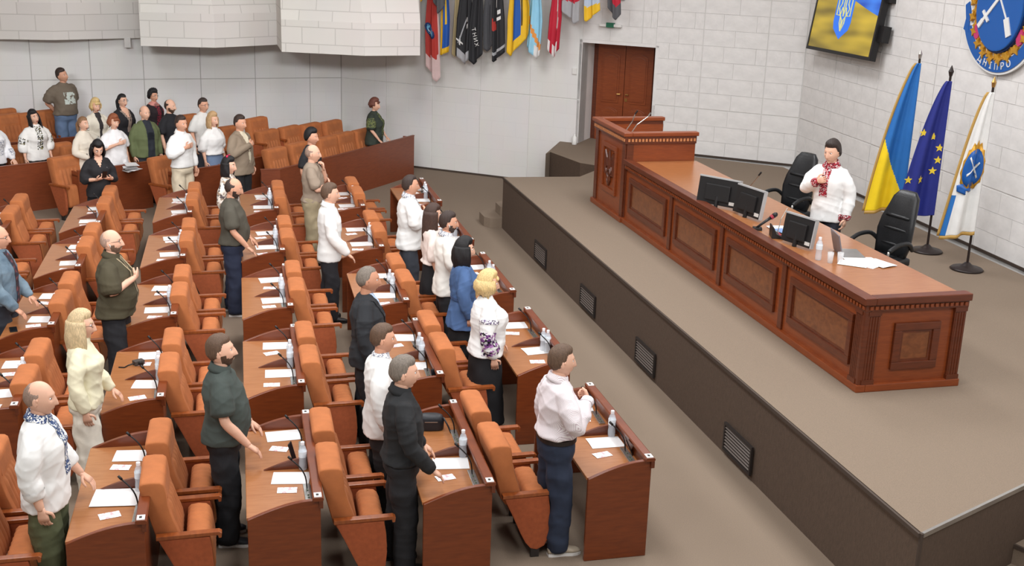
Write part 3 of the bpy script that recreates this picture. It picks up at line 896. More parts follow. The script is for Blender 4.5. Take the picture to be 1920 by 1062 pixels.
# particular things
for (lx, ly, lab) in ((-.10, -.16, 'clear water bottle leftmost on the desk beside the blonde woman'), (-.07, -.22, 'clear water bottle next to a phone beside the blonde woman')):
    put(bot_proto, 'bottle', on_desk(1, 1, lx, ly), 0, lab, 'bottle', 'water bottles on the hall desks')
def phone(loc, rot, lab, tilt=0.0):
    r = empty('phone', loc, rot)
    r.rotation_euler = (tilt, 0, rot)
    MB().box(-.037, .037, -.078, .078, 0, .009).build('phone_body', M_BLACKISH, r, bevel=.003)
    MB().box(-.034, .034, -.072, .072, .009, .0095).build('phone_screen', M_PHONE, r)
    tag(r, lab, 'phone')
phone(on_desk(5, 2, -.44, -.52, DT), .2, 'dark phone lying on the desk under the denim jacket man')
phone(on_desk(1, 1, -.05, -.10, DT+.06), .5, 'phone propped upright between two water bottles near the blonde woman', 1.25)
phone(on_desk(2, 1, -.05, -.70, DT+.07), .25, 'black phone leaning against the desk rail beside the white-shirted man', 1.2)
phone(on_desk(1, 0, -.06, -.42, DT+.07), 1.35, 'black phone propped against the rail of the nearest front desk', 1.15)
phone(on_desk(3, 0, -.17, .12, DT+.09), 1.2, 'black tablet standing on edge on the desk of the polo shirt man', 1.3)
# handbag and eyeglasses, camera, white box
hb = empty('handbag', on_desk(2, 0, -.26, .56, DT), 1.40, label='black leather handbag lying on the desk beside the black pullover man', cat='handbag')
vs = MB()
sec = [(.10*math.copysign(abs(math.cos(t))**.6, math.cos(t)), .055*math.copysign(abs(math.sin(t))**.6, math.sin(t))) for t in [i*math.pi/8 for i in range(16)]]
for zz_, s_ in ((0, .9), (.01, 1), (.10, 1.02), (.135, .9), (.145, .6)): pass
prof = [(0, .92), (.012, 1), (.09, 1.03), (.125, .92), (.14, .62)]
vv = [(y_*s_, x_*s_*1.15, z_) for z_, s_ in prof for x_, y_ in sec]
ff = [(j*16+i, j*16+(i+1) % 16, (j+1)*16+(i+1) % 16, (j+1)*16+i) for j in range(4) for i in range(16)] + [tuple(range(16))[::-1], tuple(range(64, 80))]
M_BAG = mat('black_leather', (30, 32, 38), .4, var=.15, vscale=30, bump=.2, bscale=150)
MB().add(vv, ff).build('bag_body', M_BAG, hb, sm=True, fix=True)
MB().box(-.062, -.057, -.06, .05, .085, .090).build('zipper', M_STEEL, hb)
MB().tube([(-.03, -.11, .12), (-.05, -.15, .05), (-.06, -.17, .005), (-.10, -.18, .004)], .007, 6).build('strap', M_BAG, hb, sm=True)
cm_ = empty('camera', on_desk(4, 1, -.30, .40, DT), .5, label='dark compact camera with a strap on the desk behind the yellow blouse woman', cat='camera')
MB().box(-.05, .05, -.035, .035, 0, .045).build('camera_body', mat('camera_body', (70, 62, 58), .5, var=.2), cm_, bevel=.008)
MB().tube([(0, -.03, .022), (0, -.07, .022)], .02, 12).build('lens', M_BLACKISH, cm_)
MB().tube([(-.05, 0, .02), (-.10, .02, .006), (-.15, -.01, .006), (-.19, .03, .006)], .006, 6).build('strap', M_BLACKISH, cm_)
bp_ = obj('paper_sheet', ME_A4, None, None, on_desk(4, 0, -.24, -.16, DT+.006), (0, 0, 1.45)); bp_.scale = (1.35, 1.25, 1)
tag(bp_, 'large open printed document on the desk of the bald man, bottom left', 'paper', 'papers on the hall desks')
pen = MB().tube([(0, -.075, .006), (0, .07, .006), (0, .085, .006)], [.005, .005, .001], 8).build('pen', M_BLACKISH, None, loc=on_desk(2, 0, -.10, -.74, DT), rot=(0, 0, 1.2))
tag(pen, 'dark pen on the near edge of the second row front desk', 'pen')
hp_ = MB().tube([(-.05, -.10, .02), (-.02, 0, .03), (.05, .09, .02)], [.03, .035, .03], 10).build('paper_bundle', M_PAPER, None, loc=(-1.14, 20.98, .825), rot=(0, 0, .4))
bpm = empty('paper_stack', (-1.13, 21.02, .725), .55, label='loose stack of white papers on the bench before the white t-shirt woman', cat='papers')
bpy.data.objects.remove(hp_)
for i in range(5):
    obj('sheet', ME_A4, None, bpm, (rq.uniform(-.03, .03), rq.uniform(-.05, .05), .03*i/1.2), (rq.uniform(-.05, .1), rq.uniform(-.05, .05), rq.uniform(-.5, .5)))

# ------------------------------------------------------------------ on the presidium desk
def monitor(name, loc, rz, w, h, label, lean=.16):
    r = empty(name, loc, rz, label=label, cat='monitor')
    M = Matrix.Translation((0, 0, .04)) @ Matrix.Rotation(lean, 4, 'Y')
    MB().box(-.02, .02, -w/2, w/2, 0, h).xform(M).build('case', M_BLACKISH, r, bevel=.006)
    MB().box(-.045, -.02, -w*.3, w*.3, h*.15, h*.75).xform(M).build('rear_housing', M_BLACKISH, r, bevel=.012)
    MB().box(-.022, .022, -w/2-.004, w/2+.004, h-.012, h+.006).box(-.022, .022, -w/2-.006, -w/2+.008, 0, h).xform(M).build('bezel', mat('grey_bezel', (168, 168, 168), .4), r)
    MB().box(.02, .021, -w/2+.02, w/2-.02, .02, h-.02).xform(M).build('screen', M_PHONE, r)
    MB().box(-.048, -.044, -w*.46, -w*.30, h*.08, h*.2).xform(M @ Matrix.Translation((.022, 0, 0))).build('sticker', mat('sticker', (200, 198, 194), .6), r)
    MB().tube([(-.01, 0, .15), (-.03, 0, .02)], .025, 8).build('stand', M_BLACKISH, r)
    MB().box(-.10, .08, -.11, .11, 0, .018).build('foot', M_BLACKISH, r, bevel=.005)
    return r
DZ = STZ+.886
monitor('monitor', (6.02, 13.12, DZ-.02), .62, .56, .33, 'wide black monitor seen from behind, left one of the joined pair')
monitor('monitor', (6.16, 12.58, DZ-.02), .22, .50, .33, 'black monitor seen from behind with a white sticker, right of the pair')
monitor('monitor', (6.13, 11.28, DZ-.02), .30, .44, .31, 'single black monitor before the standing speaker')
lp = empty('laptop', (6.45, 10.92, DZ), -.25, label='open silver laptop beside the single monitor', cat='laptop')
MB().box(-.02, .22, -.17, .17, 0, .015).build('keyboard_base', M_STEEL, lp, bevel=.003)
MB().box(-.006, .006, -.17, .17, 0, .23).xform(Matrix.Translation((-.02, 0, .012)) @ Matrix.Rotation(-.25, 4, 'Y')).build('lid', mat('laptop_lid', (120, 116, 122), .4, .3), lp)
put(bot_proto, 'bottle', (6.10, 10.74, DZ), 0, 'clear water bottle on the presidium desk before the laptop', 'bottle', 'water bottles on the hall desks')
M_GLASS = mat('drinking_glass', (235, 238, 240), 0.05, alpha=.35)
for i, (x, y, lab) in enumerate(((6.17, 10.62, 'empty drinking glass nearest the water bottle on the presidium desk'), (6.27, 10.60, 'second drinking glass with a pen beside loose papers'))):
    g = MB().lathe([(.026, 0), (.033, .11), (.031, .11), (.024, .006)], n=16).build('drinking_glass', M_GLASS, None, sm=True, loc=(x, y, DZ)); tag(g, lab, 'glass', 'drinking glasses')
ps = empty('paper_stack', (6.52, 10.52, DZ), .2, label='loose white papers spread on the presidium desk end', cat='papers')
for i, (dx, dy, rz_) in enumerate(((0, 0, .3), (.10, .06, -.2), (-.12, .05, .7), (.02, .13, 1.2), (.14, -.04, .1))):
    obj('sheet', ME_A4, M_PAPER, ps, (dx, dy, .002*i), (0, 0, rz_))
p2 = empty('paper_stack', (6.35, 11.88, DZ), .1, label='white and blue printed papers between the monitors', cat='papers')
for i, (dx, dy, rz_) in enumerate(((0, 0, .2), (.05, -.12, .5), (-.06, .1, -.2))):
    obj('sheet', ME_A4, M_PAPER, p2, (dx, dy, .003*i), (0, 0, rz_))
MB().box(-.15, -.03, -.1, .1, .012, .016).build('blue_leaflet', mat('blue_leaflet', (120, 150, 196), .6), p2)
mh = empty('handheld_microphone', (6.03, 12.0, DZ), -.35, label='black handheld microphone with a red collar resting by the monitors', cat='microphone')
MB().tube([(-.02, -.02, .03), (.06, .0, .09), (.13, .02, .14)], [.012, .015, .019], 10).build('handle', M_BLACKISH, mh, sm=True)
MB().tube([(.13, .02, .14), (.155, .027, .158)], .027, 12).build('red_collar', mat('red_collar', (150, 30, 50), .5), mh)
MB().tube([(.155, .027, .158), (.185, .036, .18), (.20, .04, .19)], [.028, .028, .012], 12).build('grille_head', M_BLACKISH, mh, sm=True)
MB().box(-.06, .04, -.05, .04, 0, .03).build('holder', M_BLACKISH, mh, bevel=.008)
cr_ = empty('conference_unit', (6.10, 11.68, DZ), -.3, label='black curved conference microphone unit before the speaker', cat='microphone unit')
MB().prism([(-.07, 0), (.06, 0), (.05, .02), (-.02, .05), (-.05, .12), (-.07, .13)], -.10, .10, 'y').build('unit_body', M_BLACKISH, cr_, bevel=.006, fix=True)
MB().box(.0, .04, -.06, .06, .03, .034).build('display', mat('unit_red', (150, 40, 60), .4), cr_)
MB().tube([(.02, .08, .03), (.05, .10, .18), (.11, .12, .30)], .005, 6).build('gooseneck', M_STEEL, cr_)
gm = empty('desk_microphone', (6.55, 13.45, DZ), -.3, label='lone silver gooseneck microphone behind the joined monitors', cat='microphone', group='desk microphones')
MB().cyl((0, 0), .045, 0, .025, 14).build('base_plate', M_BLACKISH, gm)
MB().tube([(0, 0, .02), (.02, -.02, .15), (.12, -.09, .33)], .007, 6).build('gooseneck', M_STEEL, gm)
MB().tube([(.12, -.09, .33), (.145, -.11, .375)], .011, 8).build('capsule', M_BLACKISH, gm)
wc = MB().lathe([(.03, 0), (.035, .06), (.033, .062)], n=14).build('white_cup', M_PLASTW, None, loc=(6.55, 13.7, DZ)); tag(wc, 'small white cup behind the left monitor', 'cup')
dsp = MB().lathe([(.045, 0), (.05, .01), (.05, .14), (.03, .16), (.02, .19), (.02, .21)], n=14).build('dispenser_bottle', M_PLASTW, None, sm=True, loc=(7.02, 22.02, STZ)); tag(dsp, 'white dispenser bottle on the landing by the doorway', 'bottle')

# executive chairs
M_LEATH = mat('black_upholstery', (30, 31, 33), .38, var=.15, vscale=14, bump=.15, bscale=60)
def exec_chair(loc, rz, label):
    r = empty('office_chair', loc, rz, label=label, cat='chair', group='black office chairs')
    # faces +x; backrest as a loft of rounded sections
    spine = [(-.20, .48), (-.24, .62), (-.25, .78), (-.28, .92), (-.33, 1.06), (-.36, 1.17), (-.37, 1.24)]
    half = [.22, .25, .26, .24, .20, .175, .12]; th = [.055, .06, .055, .06, .07, .06, .03]
    vs = []; fs = []; n = 16
    for (x, z), w, t in zip(spine, half, th):
        for i in range(n):
            a = 2*math.pi*i/n; c, s_ = math.cos(a), math.sin(a)
            vs.append((x+t*math.copysign(abs(c)**.7, c)+.06*(abs(s_)**2)*(w/.26), w*math.copysign(abs(s_)**.6, s_), z))
    m = len(spine)
    fs = [(j*n+i, j*n+(i+1) % n, (j+1)*n+(i+1) % n, (j+1)*n+i) for j in range(m-1) for i in range(n)] + [tuple(range(n))[::-1], tuple(range((m-1)*n, m*n))]
    bk = MB().add(vs, fs).build('backrest', M_LEATH, r, sm=True, fix=True)
    for z, w in ((.62, .20), (.80, .20), (.95, .17)):
        MB().tube([(-.19-.1*(z-.6), y, z) for y in (-w, -w/2, 0, w/2, w)], .022, 8).build('stitched_fold', M_LEATH, bk, sm=True)
    MB().box(-.24, .27, -.25, .25, .41, .50).build('seat', M_LEATH, r, bevel=.035, seg=3, sm=True)
    for y in (-.12, 0, .12): MB().tube([(-.2, y, .498), (.2, y, .498)], .016, 8).build('seat_fold', M_LEATH, r, sm=True)
    for s_ in (-1, 1):
        MB().tube([tuple(p) for p in catmull([(-.24, .25*s_, .60), (-.12, .29*s_, .70), (.06, .30*s_, .70), (.20, .30*s_, .64)], 4)], .026, 10).build('armrest', M_LEATH, r, sm=True)
        MB().tube([tuple(p) for p in catmull([(.20, .30*s_, .64), (.21, .30*s_, .56), (.10, .28*s_, .47), (0, .22*s_, .43)], 4)], .016, 8).build('arm_support', M_STEEL, r, sm=True)
    MB().cyl((0, 0), .03, .1, .42, 12).build('column', M_BLACKISH, r)
    for k in range(5):
        a = 2*math.pi*k/5+.3
        l = MB().tube([(0, 0, .12), (.18*math.cos(a), .18*math.sin(a), .09), (.30*math.cos(a), .30*math.sin(a), .06)], [.028, .022, .018], 8).build('base_leg', M_BLACKISH, r)
        MB().tube([(.30*math.cos(a)-.02*math.sin(a), .30*math.sin(a)+.02*math.cos(a), .028), (.30*math.cos(a)+.02*math.sin(a), .30*math.sin(a)-.02*math.cos(a), .028)], .028, 10).build('castor', M_BLACKISH, l)
    return r
exec_chair((7.62, 14.42, STZ), math.radians(200), 'black leather office chair left of the standing speaker')
exec_chair((7.66, 12.08, STZ), math.radians(196), 'black leather office chair right of the standing speaker')

# ------------------------------------------------------------------ television
def wf_pt(s, off, z): return W5 + d6*s + n6*off + Vector((0, 0, z))
tv = empty('television'); TVM = frame_m(wf_pt(1.66, .28, 3.06), d6, n6) @ Matrix.Rotation(math.radians(-1.0), 4, 'Y') @ Matrix.Rotation(math.radians(8), 4, 'X')
tv.matrix_world = TVM
TW, TH = 2.18, 1.27
MB().box(-TW/2, TW/2, -.10, 0, 0, TH).build('case', M_BLACKISH, tv, bevel=.01)
fr = MB().box(-TW/2, TW/2, 0, .012, 0, .055).box(-TW/2, TW/2, 0, .012, TH-.05, TH).box(-TW/2, -TW/2+.05, 0, .012, .055, TH-.05).box(TW/2-.05, TW/2, 0, .012, .055, TH-.05)
fr.build('bezel', M_BLACKISH, tv)
MB().box(TW/2-.03, TW/2+.14, -.16, -.04, .30, .55).build('wall_bracket', M_BLACKISH, tv); MB().box(TW/2-.03, TW/2+.10, -.2, -.04, .9, 1.05).build('wall_bracket', M_BLACKISH, tv)
MB().box(-.3, .3, -.30, -.10, .4, .9).build('mount_plate', M_DARKVOID, tv)
def flag_screen(name, rgb, rgb2, stretch, sc):
    return mat(name, rgb, .4, var=.3, vscale=sc, stretch=stretch, rgb2=rgb2, emit=.55, detail=1)
M_SB = flag_screen('screen_blue', (64, 128, 220), (28, 72, 168), (1, 1, 3.5), 1.6)
M_SY = flag_screen('screen_gold', (186, 160, 54), (104, 90, 38), (.7, 1, 3.2), 1.3)
M_SD = mat('screen_shield', (36, 98, 200), .4, emit=.8)
M_ST = mat('screen_trident', (190, 188, 120), .4, emit=.6)
sw = TW/2-.05
def wave(x): return .86 + .20*math.cos((x+1.05)*1.15) - .03*(x/sw)
xs = [-sw+2*sw*i/24 for i in range(25)]
vb = []; fb = []
for x in xs: vb += [(x, .006, min(wave(x), TH-.06)), (x, .006, TH-.05)]
fb = [(2*i, 2*i+1, 2*i+3, 2*i+2) for i in range(24)]
sb = obj('screen_blue_half', mesh_from(vb, fb), M_SB, tv)
vb = []
for x in xs: vb += [(x, .006, .055), (x, .006, min(wave(x), TH-.06))]
obj('screen_yellow_half', mesh_from(vb, fb), M_SY, tv)
sh = [(-.36, TH-.051), (-.36, .52), (-.31, .40), (0, .24), (.31, .40), (.36, .52), (.36, TH-.051)]
MB().prism([(x*.8-.05, z) for x, z in sh], .007, .009, 'y').build('screen_shield', M_SD, sb, fix=True)
q = MB()
for l in trident_lines(.62): q.tube([(x*.80-.05, .010, .36+z) for x, z in l if .36+z < TH], .012, 6)
q.build('screen_trident', M_ST, sb)
tag(tv, 'wall television tilted down showing a blue and yellow flag with trident', 'television')

# ------------------------------------------------------------------ city crest on the front wall
ce = empty('city_crest'); ce.matrix_world = frame_m(wf_pt(5.62, .02, 4.12), d6, n6); 
CB, CW, CG = mat('crest_blue', (30, 92, 170), .35), mat('crest_white', (232, 232, 230), .5), mat('crest_gold', (206, 152, 48), .35, .3, var=.2, vscale=20)
def ell(a, b, n=40, t0=0, t1=2*math.pi): return [(a*math.cos(t0+(t1-t0)*i/n), b*math.sin(t0+(t1-t0)*i/n)) for i in range(n)]
def arcband(r0, r1, t0, t1, n, y0, y1, kx=1.0):
    o_ = [(r1*kx*math.cos(t0+(t1-t0)*i/n), r1*math.sin(t0+(t1-t0)*i/n)) for i in range(n+1)]
    i_ = [(r0*kx*math.cos(t0+(t1-t0)*i/n), r0*math.sin(t0+(t1-t0)*i/n)) for i in range(n+1)]
    mb = MB()
    for i in range(n): mb.prism([o_[i], o_[i+1], i_[i+1], i_[i]], y0, y1, 'y')
    return mb
MB().prism(ell(.68, .70), 0, .03, 'y').build('white_ground', CW, ce, fix=True)
ov = MB().prism(ell(.50, .58), .03, .11, 'y').build('blue_oval', CB, ce, fix=True, bevel=.02)
MB().prism(ell(.525, .605), .03, .075, 'y').build('oval_rim', mat('crest_rim', (22, 40, 84), .4), ce, fix=True)
# sabre and arrow, crossed
def bar(mb, p, q_, w, y0, y1):
    p = Vector(p); q_ = Vector(q_); d = (q_-p).normalized(); n = Vector((-d.y, d.x))*w
    mb.prism([tuple(p-n), tuple(q_-n), tuple(q_+n), tuple(p+n)], y0, y1, 'y')
sb_ = MB(); bar(sb_, (-.36, -.26), (.28, .40), .022, .11, .125); bar(sb_, (-.31, -.08), (-.18, -.21), .02, .11, .13); bar(sb_, (-.38, -.29), (-.30, -.20), .03, .11, .13)
sb_.build('sword', CW, ov, fix=True)
ar_ = MB(); bar(ar_, (.24, -.20), (-.22, .42), .012, .11, .12); bar(ar_, (.30, -.36), (.20, -.14), .05, .11, .125)
ar_.build('arrow', CW, ov, fix=True)
for i in range(44):
    t = math.radians(150)+math.radians(240)*i/43
    rr_ = .60+.075*(i % 3)/2*1.3
    pts_ = [(rr_*.92*math.cos(t)+.075*math.cos(t+i+k*math.pi/4)*(1 if k % 2 else .45), rr_*math.sin(t)+.075*math.sin(t+i+k*math.pi/4)*(1 if k % 2 else .45)) for k in range(8)]
    MB().prism(pts_, .03, .05+.015*(i % 3), 'y').build('gold_leaf', CG, ce, fix=True)
MB().prism([(.0+.07*math.cos(k)*1-.47, -.36+.11*math.sin(k)) for k in [i*math.pi/4 for i in range(8)]], .05, .075, 'y').build('pink_bloom', mat('crest_pink', (196, 60, 110), .5), ce, fix=True)
MB().prism([(.0+.07*math.cos(k)*1+.47, -.36+.11*math.sin(k)) for k in [i*math.pi/4 for i in range(8)]], .05, .075, 'y').build('pink_bloom', MATS['crest_pink'], ce, fix=True)
arcband(.68, .88, math.radians(203), math.radians(337), 26, .02, .05).build('ribbon_border', CW, ce, fix=True)
rb = arcband(.70, .85, math.radians(205), math.radians(335), 26, .03, .062).build('ribbon', CB, ce, fix=True)
for sgn in (-1, 1):
    MB().prism([(sgn*.66, -.42), (sgn*.84, -.38), (sgn*.80, -.22), (sgn*.86, -.02), (sgn*.74, .04), (sgn*.66, -.10)], .02, .05, 'y').build('ribbon_end', CW, ce, fix=True)
    MB().prism([(sgn*.68, -.40), (sgn*.80, -.36), (sgn*.77, -.22), (sgn*.82, -.04), (sgn*.74, .01), (sgn*.68, -.12)], .05, .065, 'y').build('ribbon_end', CB, ce, fix=True)
M_TXT = Matrix(((1, 0, 0, 0), (0, 0, 1, 0), (0, 1, 0, 0), (0, 0, 0, 1)))
def letter_mesh(ch, size, ext=.004):
    cu = bpy.data.curves.new('letter', 'FONT'); cu.body = ch; cu.size = size; cu.extrude = ext; cu.align_x = 'CENTER'
    to = bpy.data.objects.new('letter_tmp', cu); COL.objects.link(to)
    dg = bpy.context.evaluated_depsgraph_get()
    me = bpy.data.meshes.new_from_object(to.evaluated_get(dg))
    bpy.data.objects.remove(to); bpy.data.curves.remove(cu)
    return me
for i, ch in enumerate('ДНІПРО'):
    t = math.radians(270 - 24 + 9.6*i)
    me = letter_mesh(ch, .125)
    c_, s_ = math.cos(t-math.radians(270)), math.sin(t-math.radians(270))
    o = obj('ribbon_letter', me, CW, rb)
    o.matrix_basis = Matrix.Translation((.815*math.cos(t), .066, .815*math.sin(t))) @ Matrix(((c_, 0, -s_, 0), (0, 1, 0, 0), (s_, 0, c_, 0), (0, 0, 0, 1))) @ M_TXT
tag(ce, 'large city crest with blue oval, crossed sword and arrow, lettered ribbon', 'crest')

# small fittings on the diagonal wall
def wd_pt(s, off, z): return W1 + DD*s + DN*off + Vector((0, 0, z))
ex = empty('exit_sign'); ex.matrix_world = frame_m(wd_pt(5.86, .02, 3.13), DD, DN)
MB().box(-.21, .21, 0, .09, 0, .05).build('lamp_body', M_PLASTW, ex, bevel=.01)
MB().box(-.075, .075, .02, .095, -.01, .075).build('green_panel', mat('exit_green', (40, 110, 84), .4), ex)
tag(ex, 'white emergency exit lamp with green panel above the doorway', 'exit sign')
tb = MB().box(-.045, .045, 0, .03, -.06, .06).build('wall_switch', M_PLASTW, None, bevel=.008); tb.matrix_world = frame_m(wd_pt(5.17, 0, 2.25), DD, DN); tag(tb, 'small white switch box on the wall left of the door', 'switch')
# ------------------------------------------------------------------ flags
def cloth_mat(name, rgb, rough=.65): return mat(name, rgb, rough, var=.06, vscale=5, bump=.1, bscale=160, sheen=.15)
FB, FY = cloth_mat('flag_blue', (38, 112, 188)), cloth_mat('flag_yellow', (250, 214, 30))
FE, FS, FW, FG = cloth_mat('flag_eu_blue', (34, 44, 130)), cloth_mat('flag_star', (240, 208, 60)), cloth_mat('flag_white', (236, 236, 234)), cloth_mat('flag_gold_fringe', (196, 156, 84))
M_POLE = mat('dark_pole', (40, 30, 28), .4)
def surf_grid(fn, nu, nv, mfn=None, uv0=(0, 0, 1, 1), thick=.004):
    vs = []; fs = []; mi = []
    u0, v0, u1, v1 = uv0
    for j in range(nv+1):
        for i in range(nu+1):
            vs.append(fn(u0+(u1-u0)*i/nu, v0+(v1-v0)*j/nv))
    for j in range(nv):
        for i in range(nu):
            fs.append((j*(nu+1)+i, j*(nu+1)+i+1, (j+1)*(nu+1)+i+1, (j+1)*(nu+1)+i))
            mi.append(mfn((i+.5)/nu*(u1-u0)+u0, (j+.5)/nv*(v1-v0)+v0) if mfn else 0)
    me = mesh_from(vs, fs, 'cloth', True, mi)
    return me
def solid(o, t=.004):
    m = o.modifiers.new('thickness', 'SOLIDIFY'); m.thickness = t; m.offset = 0
def stand_flag(loc, label, mats, mfn, fringe=True, bot=.42, wid=.58, seed=0, h=2.42):
    r = empty('standing_flag', loc, 0, label=label, cat='flag', group='flags on floor stands')
    MB().lathe([(.20, 0), (.21, .012), (.19, .03), (.10, .045), (.06, .07), (.03, .10)], n=24).build('base', M_POLE, r, sm=True)
    MB().cyl((0, 0), .016, .08, h, 12).build('pole', M_POLE, r)
    wd_ = Vector((-.93, .37, 0)); nd = Vector((-.37, -.93, 0))
    zt = h-.06
    def fn(u, v):
        w = wid*(.08+.92*v**.75)
        zb = zt-(zt-bot)*v - .10*u*v*v
        amp = .035*(.25+v)
        fold = amp*math.sin(u*9+seed)+.5*amp*math.sin(u*17+seed*2+v)
        p = wd_*(u*w-.02+.03*math.sin(v*2.3+seed)*u) + nd*(fold+.03)
        return (p.x, p.y, zb)
    c = obj('cloth', surf_grid(fn, 40, 150, mfn), mats, r); solid(c)
    if fringe:
        f1 = obj('fringe', surf_grid(lambda u, v: tuple(Vector(fn(u, 1.0)) + Vector((0, 0, -.045*v))), 26, 2), FG, c); solid(f1, .006)
        f2 = obj('fringe', surf_grid(lambda u, v: tuple(Vector(fn(1.0, v)) + wd_*(.035*u)), 2, 40), FG, c); solid(f2, .006)
    return r, c, fn, nd
def star_on(parent, fn, nd, u, v, R, m):
    c = Vector(fn(u, v)); du = (Vector(fn(u+.02, v))-Vector(fn(u-.02, v))).normalized(); up = Vector((0, 0, 1))
    off = nd*.008
    vs = [tuple(c+off)]
    for k in range(10):
        a = math.pi/2+k*math.pi/5; rr = R if k % 2 == 0 else R*.42
        vs.append(tuple(c+off+du*(rr*math.cos(a))+up*(rr*math.sin(a))))
    o = obj('star', mesh_from(vs, [(0, 1+k, 1+(k+1) % 10) for k in range(10)]), m, parent); solid(o, .004)
r1, c1, f1_, nd1 = stand_flag((9.50, 14.62, STZ), 'blue and yellow national flag hanging on a stand, leftmost of three', [FB, FY], lambda u, v: 1 if v > .985-.47*u**.8 else 0, True, .46, .50, 0.4, 2.5)
MB().tube([(0, 0, 2.5), (0, 0, 2.56), (0, 0, 2.62)], [.02, .028, .003], 8).build('finial', M_STEEL, r1)
r2, c2, f2_, nd2 = stand_flag((9.49, 13.86, STZ), 'dark blue flag with yellow stars on a stand, middle of three', [FE], None, False, .52, .52, 1.3, 2.36)
MB().tube([(0, 0, 2.36), (0, 0, 2.42), (0, 0, 2.50)], [.02, .035, .004], 8).build('finial', M_POLE, r2)
for u, v in ((.43, .41), (.13, .49), (.12, .58), (.24, .66), (.56, .72), (.92, .72), (.90, .38)): star_on(c2, f2_, nd2, u, v, .058, FS)
r3, c3, f3_, nd3 = stand_flag((9.50, 12.97, STZ), 'white city flag with blue crest and gold fringe, rightmost of three', [FW, FB], lambda u, v: 1 if (u > .86 and v > .72) else 0, True, .52, .44, 2.2, 2.34)
MB().tube([(0, 0, 2.34), (0, 0, 2.40), (0, 0, 2.47)], [.02, .03, .003], 8).build('finial', M_BRASS, r3)
def flag_patch(parent, fn, nd, name, poly, m, off):
    """flat motif sewn on the cloth: polygon in u,v, fanned from its centre"""
    cu, cv = sum(p[0] for p in poly)/len(poly), sum(p[1] for p in poly)/len(poly)
    vs = [tuple(Vector(fn(cu, cv))+nd*off)]
    K = 3; n = len(poly)
    for k in range(1, K+1):
        for p in poly: vs.append(tuple(Vector(fn(cu+(p[0]-cu)*k/K, cv+(p[1]-cv)*k/K))+nd*off))
    fs = [(0, 1+i, 1+(i+1) % n) for i in range(n)]
    for k in range(K-1): fs += [(1+k*n+i, 1+(k+1)*n+i, 1+(k+1)*n+(i+1) % n, 1+k*n+(i+1) % n) for i in range(n)]
    o = obj(name, mesh_from(vs, fs, 'm', True), m, parent); solid(o, .003)
    return o
E3 = [(.47+.43*math.cos(t), .53+.135*math.sin(t)) for t in [i*math.pi/10 for i in range(20)]]
flag_patch(c3, f3_, nd3, 'crest_wreath', [(.47+(.50 if i % 2 else .46)*math.cos(i*math.pi/14), .525+((.19 if math.sin(i*math.pi/14) < 0 else .175) if i % 2 else .16)*math.sin(i*math.pi/14)) for i in range(28)], CG, .012)
ov3 = flag_patch(c3, f3_, nd3, 'crest_oval', E3, CB, .018)
flag_patch(c3, f3_, nd3, 'crest_arrow', [(.22, .60), (.26, .61), (.72, .46), (.68, .45)], CW, .024)
flag_patch(c3, f3_, nd3, 'crest_sabre', [(.20, .50), (.24, .49), (.70, .575), (.68, .59)], CW, .026)
flag_patch(c3, f3_, nd3, 'crest_ribbon', [(.75, .64), (.95, .65), (.9, .69), (.6, .715), (.35, .70), (.4, .67)], CB, .02)

# unit flags on poles high on the diagonal wall
def cm(n, c): return cloth_mat('unit_flag_'+n, c)
K_, GR, RD, WH, BL, YL, SK, SD = cm('black', (34, 34, 38)), cm('grey', (84, 84, 88)), cm('red', (178, 52, 44)), cm('white', (226, 224, 222)), cm('blue', (32, 88, 172)), cm('yellow', (236, 190, 40)), cm('sky', (150, 206, 232)), cm('sand', (188, 170, 128))
LG, CR, LB = cm('lightgrey', (168, 168, 172)), cm('crimson', (186, 28, 52)), cm('paleblue', (186, 200, 220))
def unit_flag(s0, s1, zb, mats, mfn, label, off=.6, ztop=4.45, tip=.5, tipd=.22, seed=0, marks=()):
    r = empty('wall_flag'); r.matrix_world = frame_m(wd_pt((s0+s1)/2, 0, 0), DD, DN)
    tag(r, label, 'flag', 'flags on the diagonal wall')
    w = s1-s0
    MB().tube([(0, 0, ztop-.75), (0, off*.75, ztop-.06), (0, off, ztop+.16)], .014, 8).build('pole', mat('flag_pole_wood', (150, 120, 84), .5), r)
    MB().box(-.05, .05, -.01, .05, ztop-.82, ztop-.66).build('bracket', M_DARKVOID, r)
    def fn(u, v):
        ww = w*(.25+.75*min(1, v*1.5))
        z = ztop-(ztop-zb-tipd*(abs(u-tip)/max(tip, 1-tip)))*v
        a = .045*(.3+.7*v)
        y = off-.08+a*math.sin(u*10+seed)+.4*a*math.sin(u*19+2*seed)
        return ((u-.5)*ww+.02*math.sin(v*5+seed), y, z)
    c = obj('cloth', surf_grid(fn, 22, 36, mfn), mats, r); solid(c)
    for nm, poly, m in marks: flag_patch(c, fn, Vector((0, 1, 0)), nm, poly, m, .014)
    return c, fn
def sq(u, v, a, b): return [(u-a, v-b), (u+a, v-b), (u+a, v+b), (u-a, v+b)]
def circ(u, v, a, b, n=14): return [(u+a*math.cos(2*math.pi*i/n), v+b*math.sin(2*math.pi*i/n)) for i in range(n)]
unit_flag(1.91, 2.19, 3.28, [BL, YL], lambda u, v: 1 if u < .35 or v > .93 else 0, 'blue and yellow flag tip at the left end of the wall flags', seed=1)
